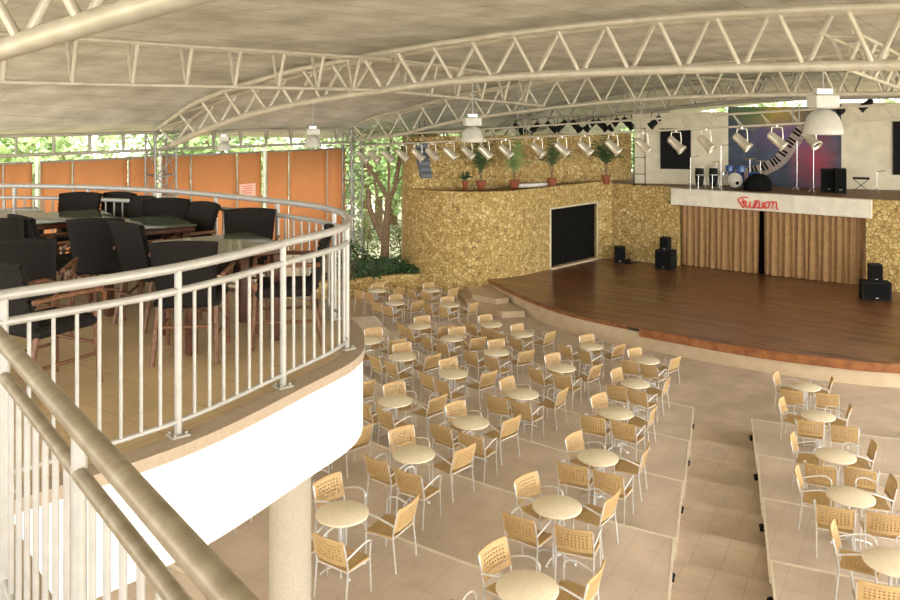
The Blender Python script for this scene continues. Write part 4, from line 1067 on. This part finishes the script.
# ------------------------------------------------------------------ planter, tree, outside greenery
plp = [(-8.2, 31.2), (-4.6, 33.3), (-2.3, 34.4), (-1.0, 34.6)]
struct(MB().ribbon(plp + [(-0.6, 34.3)], 0.15, 0, 0.75).build('wall_planter', 'stone'))
struct(MB().prism([(-8.2, 31.3), (-4.6, 33.4), (-2.3, 34.5), (-2.2, 38), (-9, 38)], 0, 0.62).build('planter_soil', 'soil'))
def leafmass(g, c, r, n, size, rr, flat=1.0, shell_=0.45):
    for _ in range(n):
        while True:
            d = Vector((rr.gauss(0, 1), rr.gauss(0, 1), rr.gauss(0, 1)))
            if d.length > 0.1: break
        d = d.normalized() * (shell_ + (1 - shell_) * rr.random() ** 0.7)
        p = Vector(c) + Vector((d.x * r[0], d.y * r[1], d.z * r[2]))
        a = Vector((rr.gauss(0, 1), rr.gauss(0, 1), rr.gauss(0, 0.6))).normalized(); b = a.cross(Vector((rr.gauss(0, 1), rr.gauss(0, 1), rr.gauss(0, 1)))).normalized()
        s = size * (0.6 + 0.8 * rr.random())
        g.add([p - a * s, p - b * s * 0.4, p + a * s, p + b * s * 0.4], [(0, 1, 2, 3)])
def shrub(px, d, z, r, h, seed, label, mat='leafdk', n=700):
    rr = random.Random(seed); e = empty('shrub', (*pf(px, d), z), 0)
    g = MB()
    for i in range(6): a = i * 1.05; g.tube([(0, 0, 0), (r * 0.4 * math.cos(a), r * 0.4 * math.sin(a), h * 0.7)], 0.015, 5)
    g.build('stems', 'bark', e)
    g = MB(); leafmass(g, (0, 0, h * 0.5), (r, r, h * 0.5), n, 0.085, rr); g.build('leaves', mat, e)
    tag(e, label, 'shrub', 'shrubs in the planter')
shrub(352, 33.6, 0.6, 0.75, 1.7, 1, 'dark leafy shrub in the planter directly beside the terrace')
shrub(372, 34.2, 0.6, 0.8, 1.0, 2, 'low dark shrub in the planter in front of the tower', n=800)
shrub(391, 35.0, 0.6, 0.7, 0.8, 3, 'low dark shrub at foot of the branching tree')
shrub(402, 37.5, 0.6, 0.8, 2.0, 4, 'bright green shrub between tree and stone wall', 'leaf')
shrub(366, 37.8, 0.6, 0.8, 2.2, 6, 'bright green shrub left of the tree trunk', 'leaf')
shrub(412, 34.9, 0.62, 0.45, 0.45, 5, 'low ground cover clump beside the stone wall', n=350)
te = empty('bare_tree', (*pf(384.5, 36.2), 0.6), 0)
MB().tube([(0, 0, 0), (0.02, 0, 0.9), (0.08, 0, 1.9), (0.18, 0, 3.1)], [0.24, 0.19, 0.16, 0.13], 12).build('trunk', 'bark', te)
br = [([(0.02, 0, 1.1), (-0.35, 0, 1.9), (-0.65, 0, 2.7), (-0.72, 0, 3.5)], 0.12), ([(0.18, 0, 3.0), (0.45, 0.1, 3.6), (0.62, 0, 4.6), (0.9, 0, 5.6)], 0.10), ([(0.18, 0, 3.0), (-0.25, 0, 3.8), (-0.7, 0, 4.5), (-1.1, 0, 5.3)], 0.09),
      ([(0.18, 0, 3.0), (0.2, -0.1, 4.0), (0.15, 0, 5.4)], 0.06), ([(0.1, 0, 2.2), (-0.25, 0.2, 2.9), (-0.45, 0.2, 3.8)], 0.05), ([(0.5, 0, 3.7), (1.0, 0.2, 4.4), (1.2, 0.2, 5)], 0.045)]
for p_, r_ in br: MB().tube([tuple(q) for q in catmull([Vector(q) for q in p_], 4)], r_, 8).build('branch', 'bark', te)
g = MB(); rr = random.Random(11)
leafmass(g, (0.2, 0, 5.6), (1.6, 1.2, 1.0), 500, 0.10, rr); g.build('crown', 'leaflt', te)
tag(te, 'bare branching tree between the tower and the curved stone wall', 'tree')
# bigger trees beyond the building
def make_tree(mat, seed, n=3800, leafs=0.2):
    rr = random.Random(seed); e = empty('tree', (0, 0, 0), 0)
    g = MB(); g.tube([(0, 0, 0), (0.1, 0, 2.5), (0, 0.1, 5)], [0.3, 0.22, 0.12], 8)
    for i in range(6): a = i * 1.1; g.tube([(0.05, 0, 2.0 + 0.4 * i), (1.6 * math.cos(a), 1.6 * math.sin(a), 4.0 + 0.5 * i)], [0.1, 0.04], 6)
    g.build('trunk', 'bark', e)
    g = MB()
    for i in range(9):
        a = i * 2.4; q = 1.5 + rr.random(); leafmass(g, (q * math.cos(a), q * math.sin(a), 2.0 + 0.62 * i), (1.9, 1.9, 1.4), n // 9, leafs, rr)
    g.build('crown', mat, e); return e
ta = make_tree('leaf', 21); tb = make_tree('leaflt', 22)
spots = []
for i in range(8):
    q = T2 + Vector((-W45.y, W45.x)) * (9 + 3.5 * (i % 2)) + W45 * (-22 + 5.0 * i); spots.append((q.x, q.y, 'beyond the orange blinds', i % 2))
for i in range(4): spots.append((-4.5 + 5.0 * i, 52 + 2.5 * (i % 2), 'behind the curved stone wall', (i + 1) % 2))
for i in range(6): spots.append((15 + 6 * i, 50 - 2.5 * i, 'behind the white rear walls', i % 2))
cnt = {}; fa = {0: True, 1: True}
wd = 'first second third fourth fifth sixth seventh eighth ninth'.split()
for i, (x, y, l, kd) in enumerate(spots):
    src = (ta, tb)[kd]
    o = src if fa[kd] else copy_tree(src); fa[kd] = False
    o.location = (x, y, 0); o.rotation_euler.z = i * 1.7; s_ = 0.95 + 0.25 * ((i * 7) % 5) / 5; o.scale = (s_, s_, s_ * 1.0)
    cnt[l] = cnt.get(l, 0) + 1
    tag(o, '%s leafy tree %s, %s from the left' % (('green', 'pale green')[kd], l, wd[cnt[l] - 1]), 'tree', 'trees outside the pavilion')
for o in list(bpy.data.objects):
    if o.name.startswith('tmp'): bpy.data.objects.remove(o)
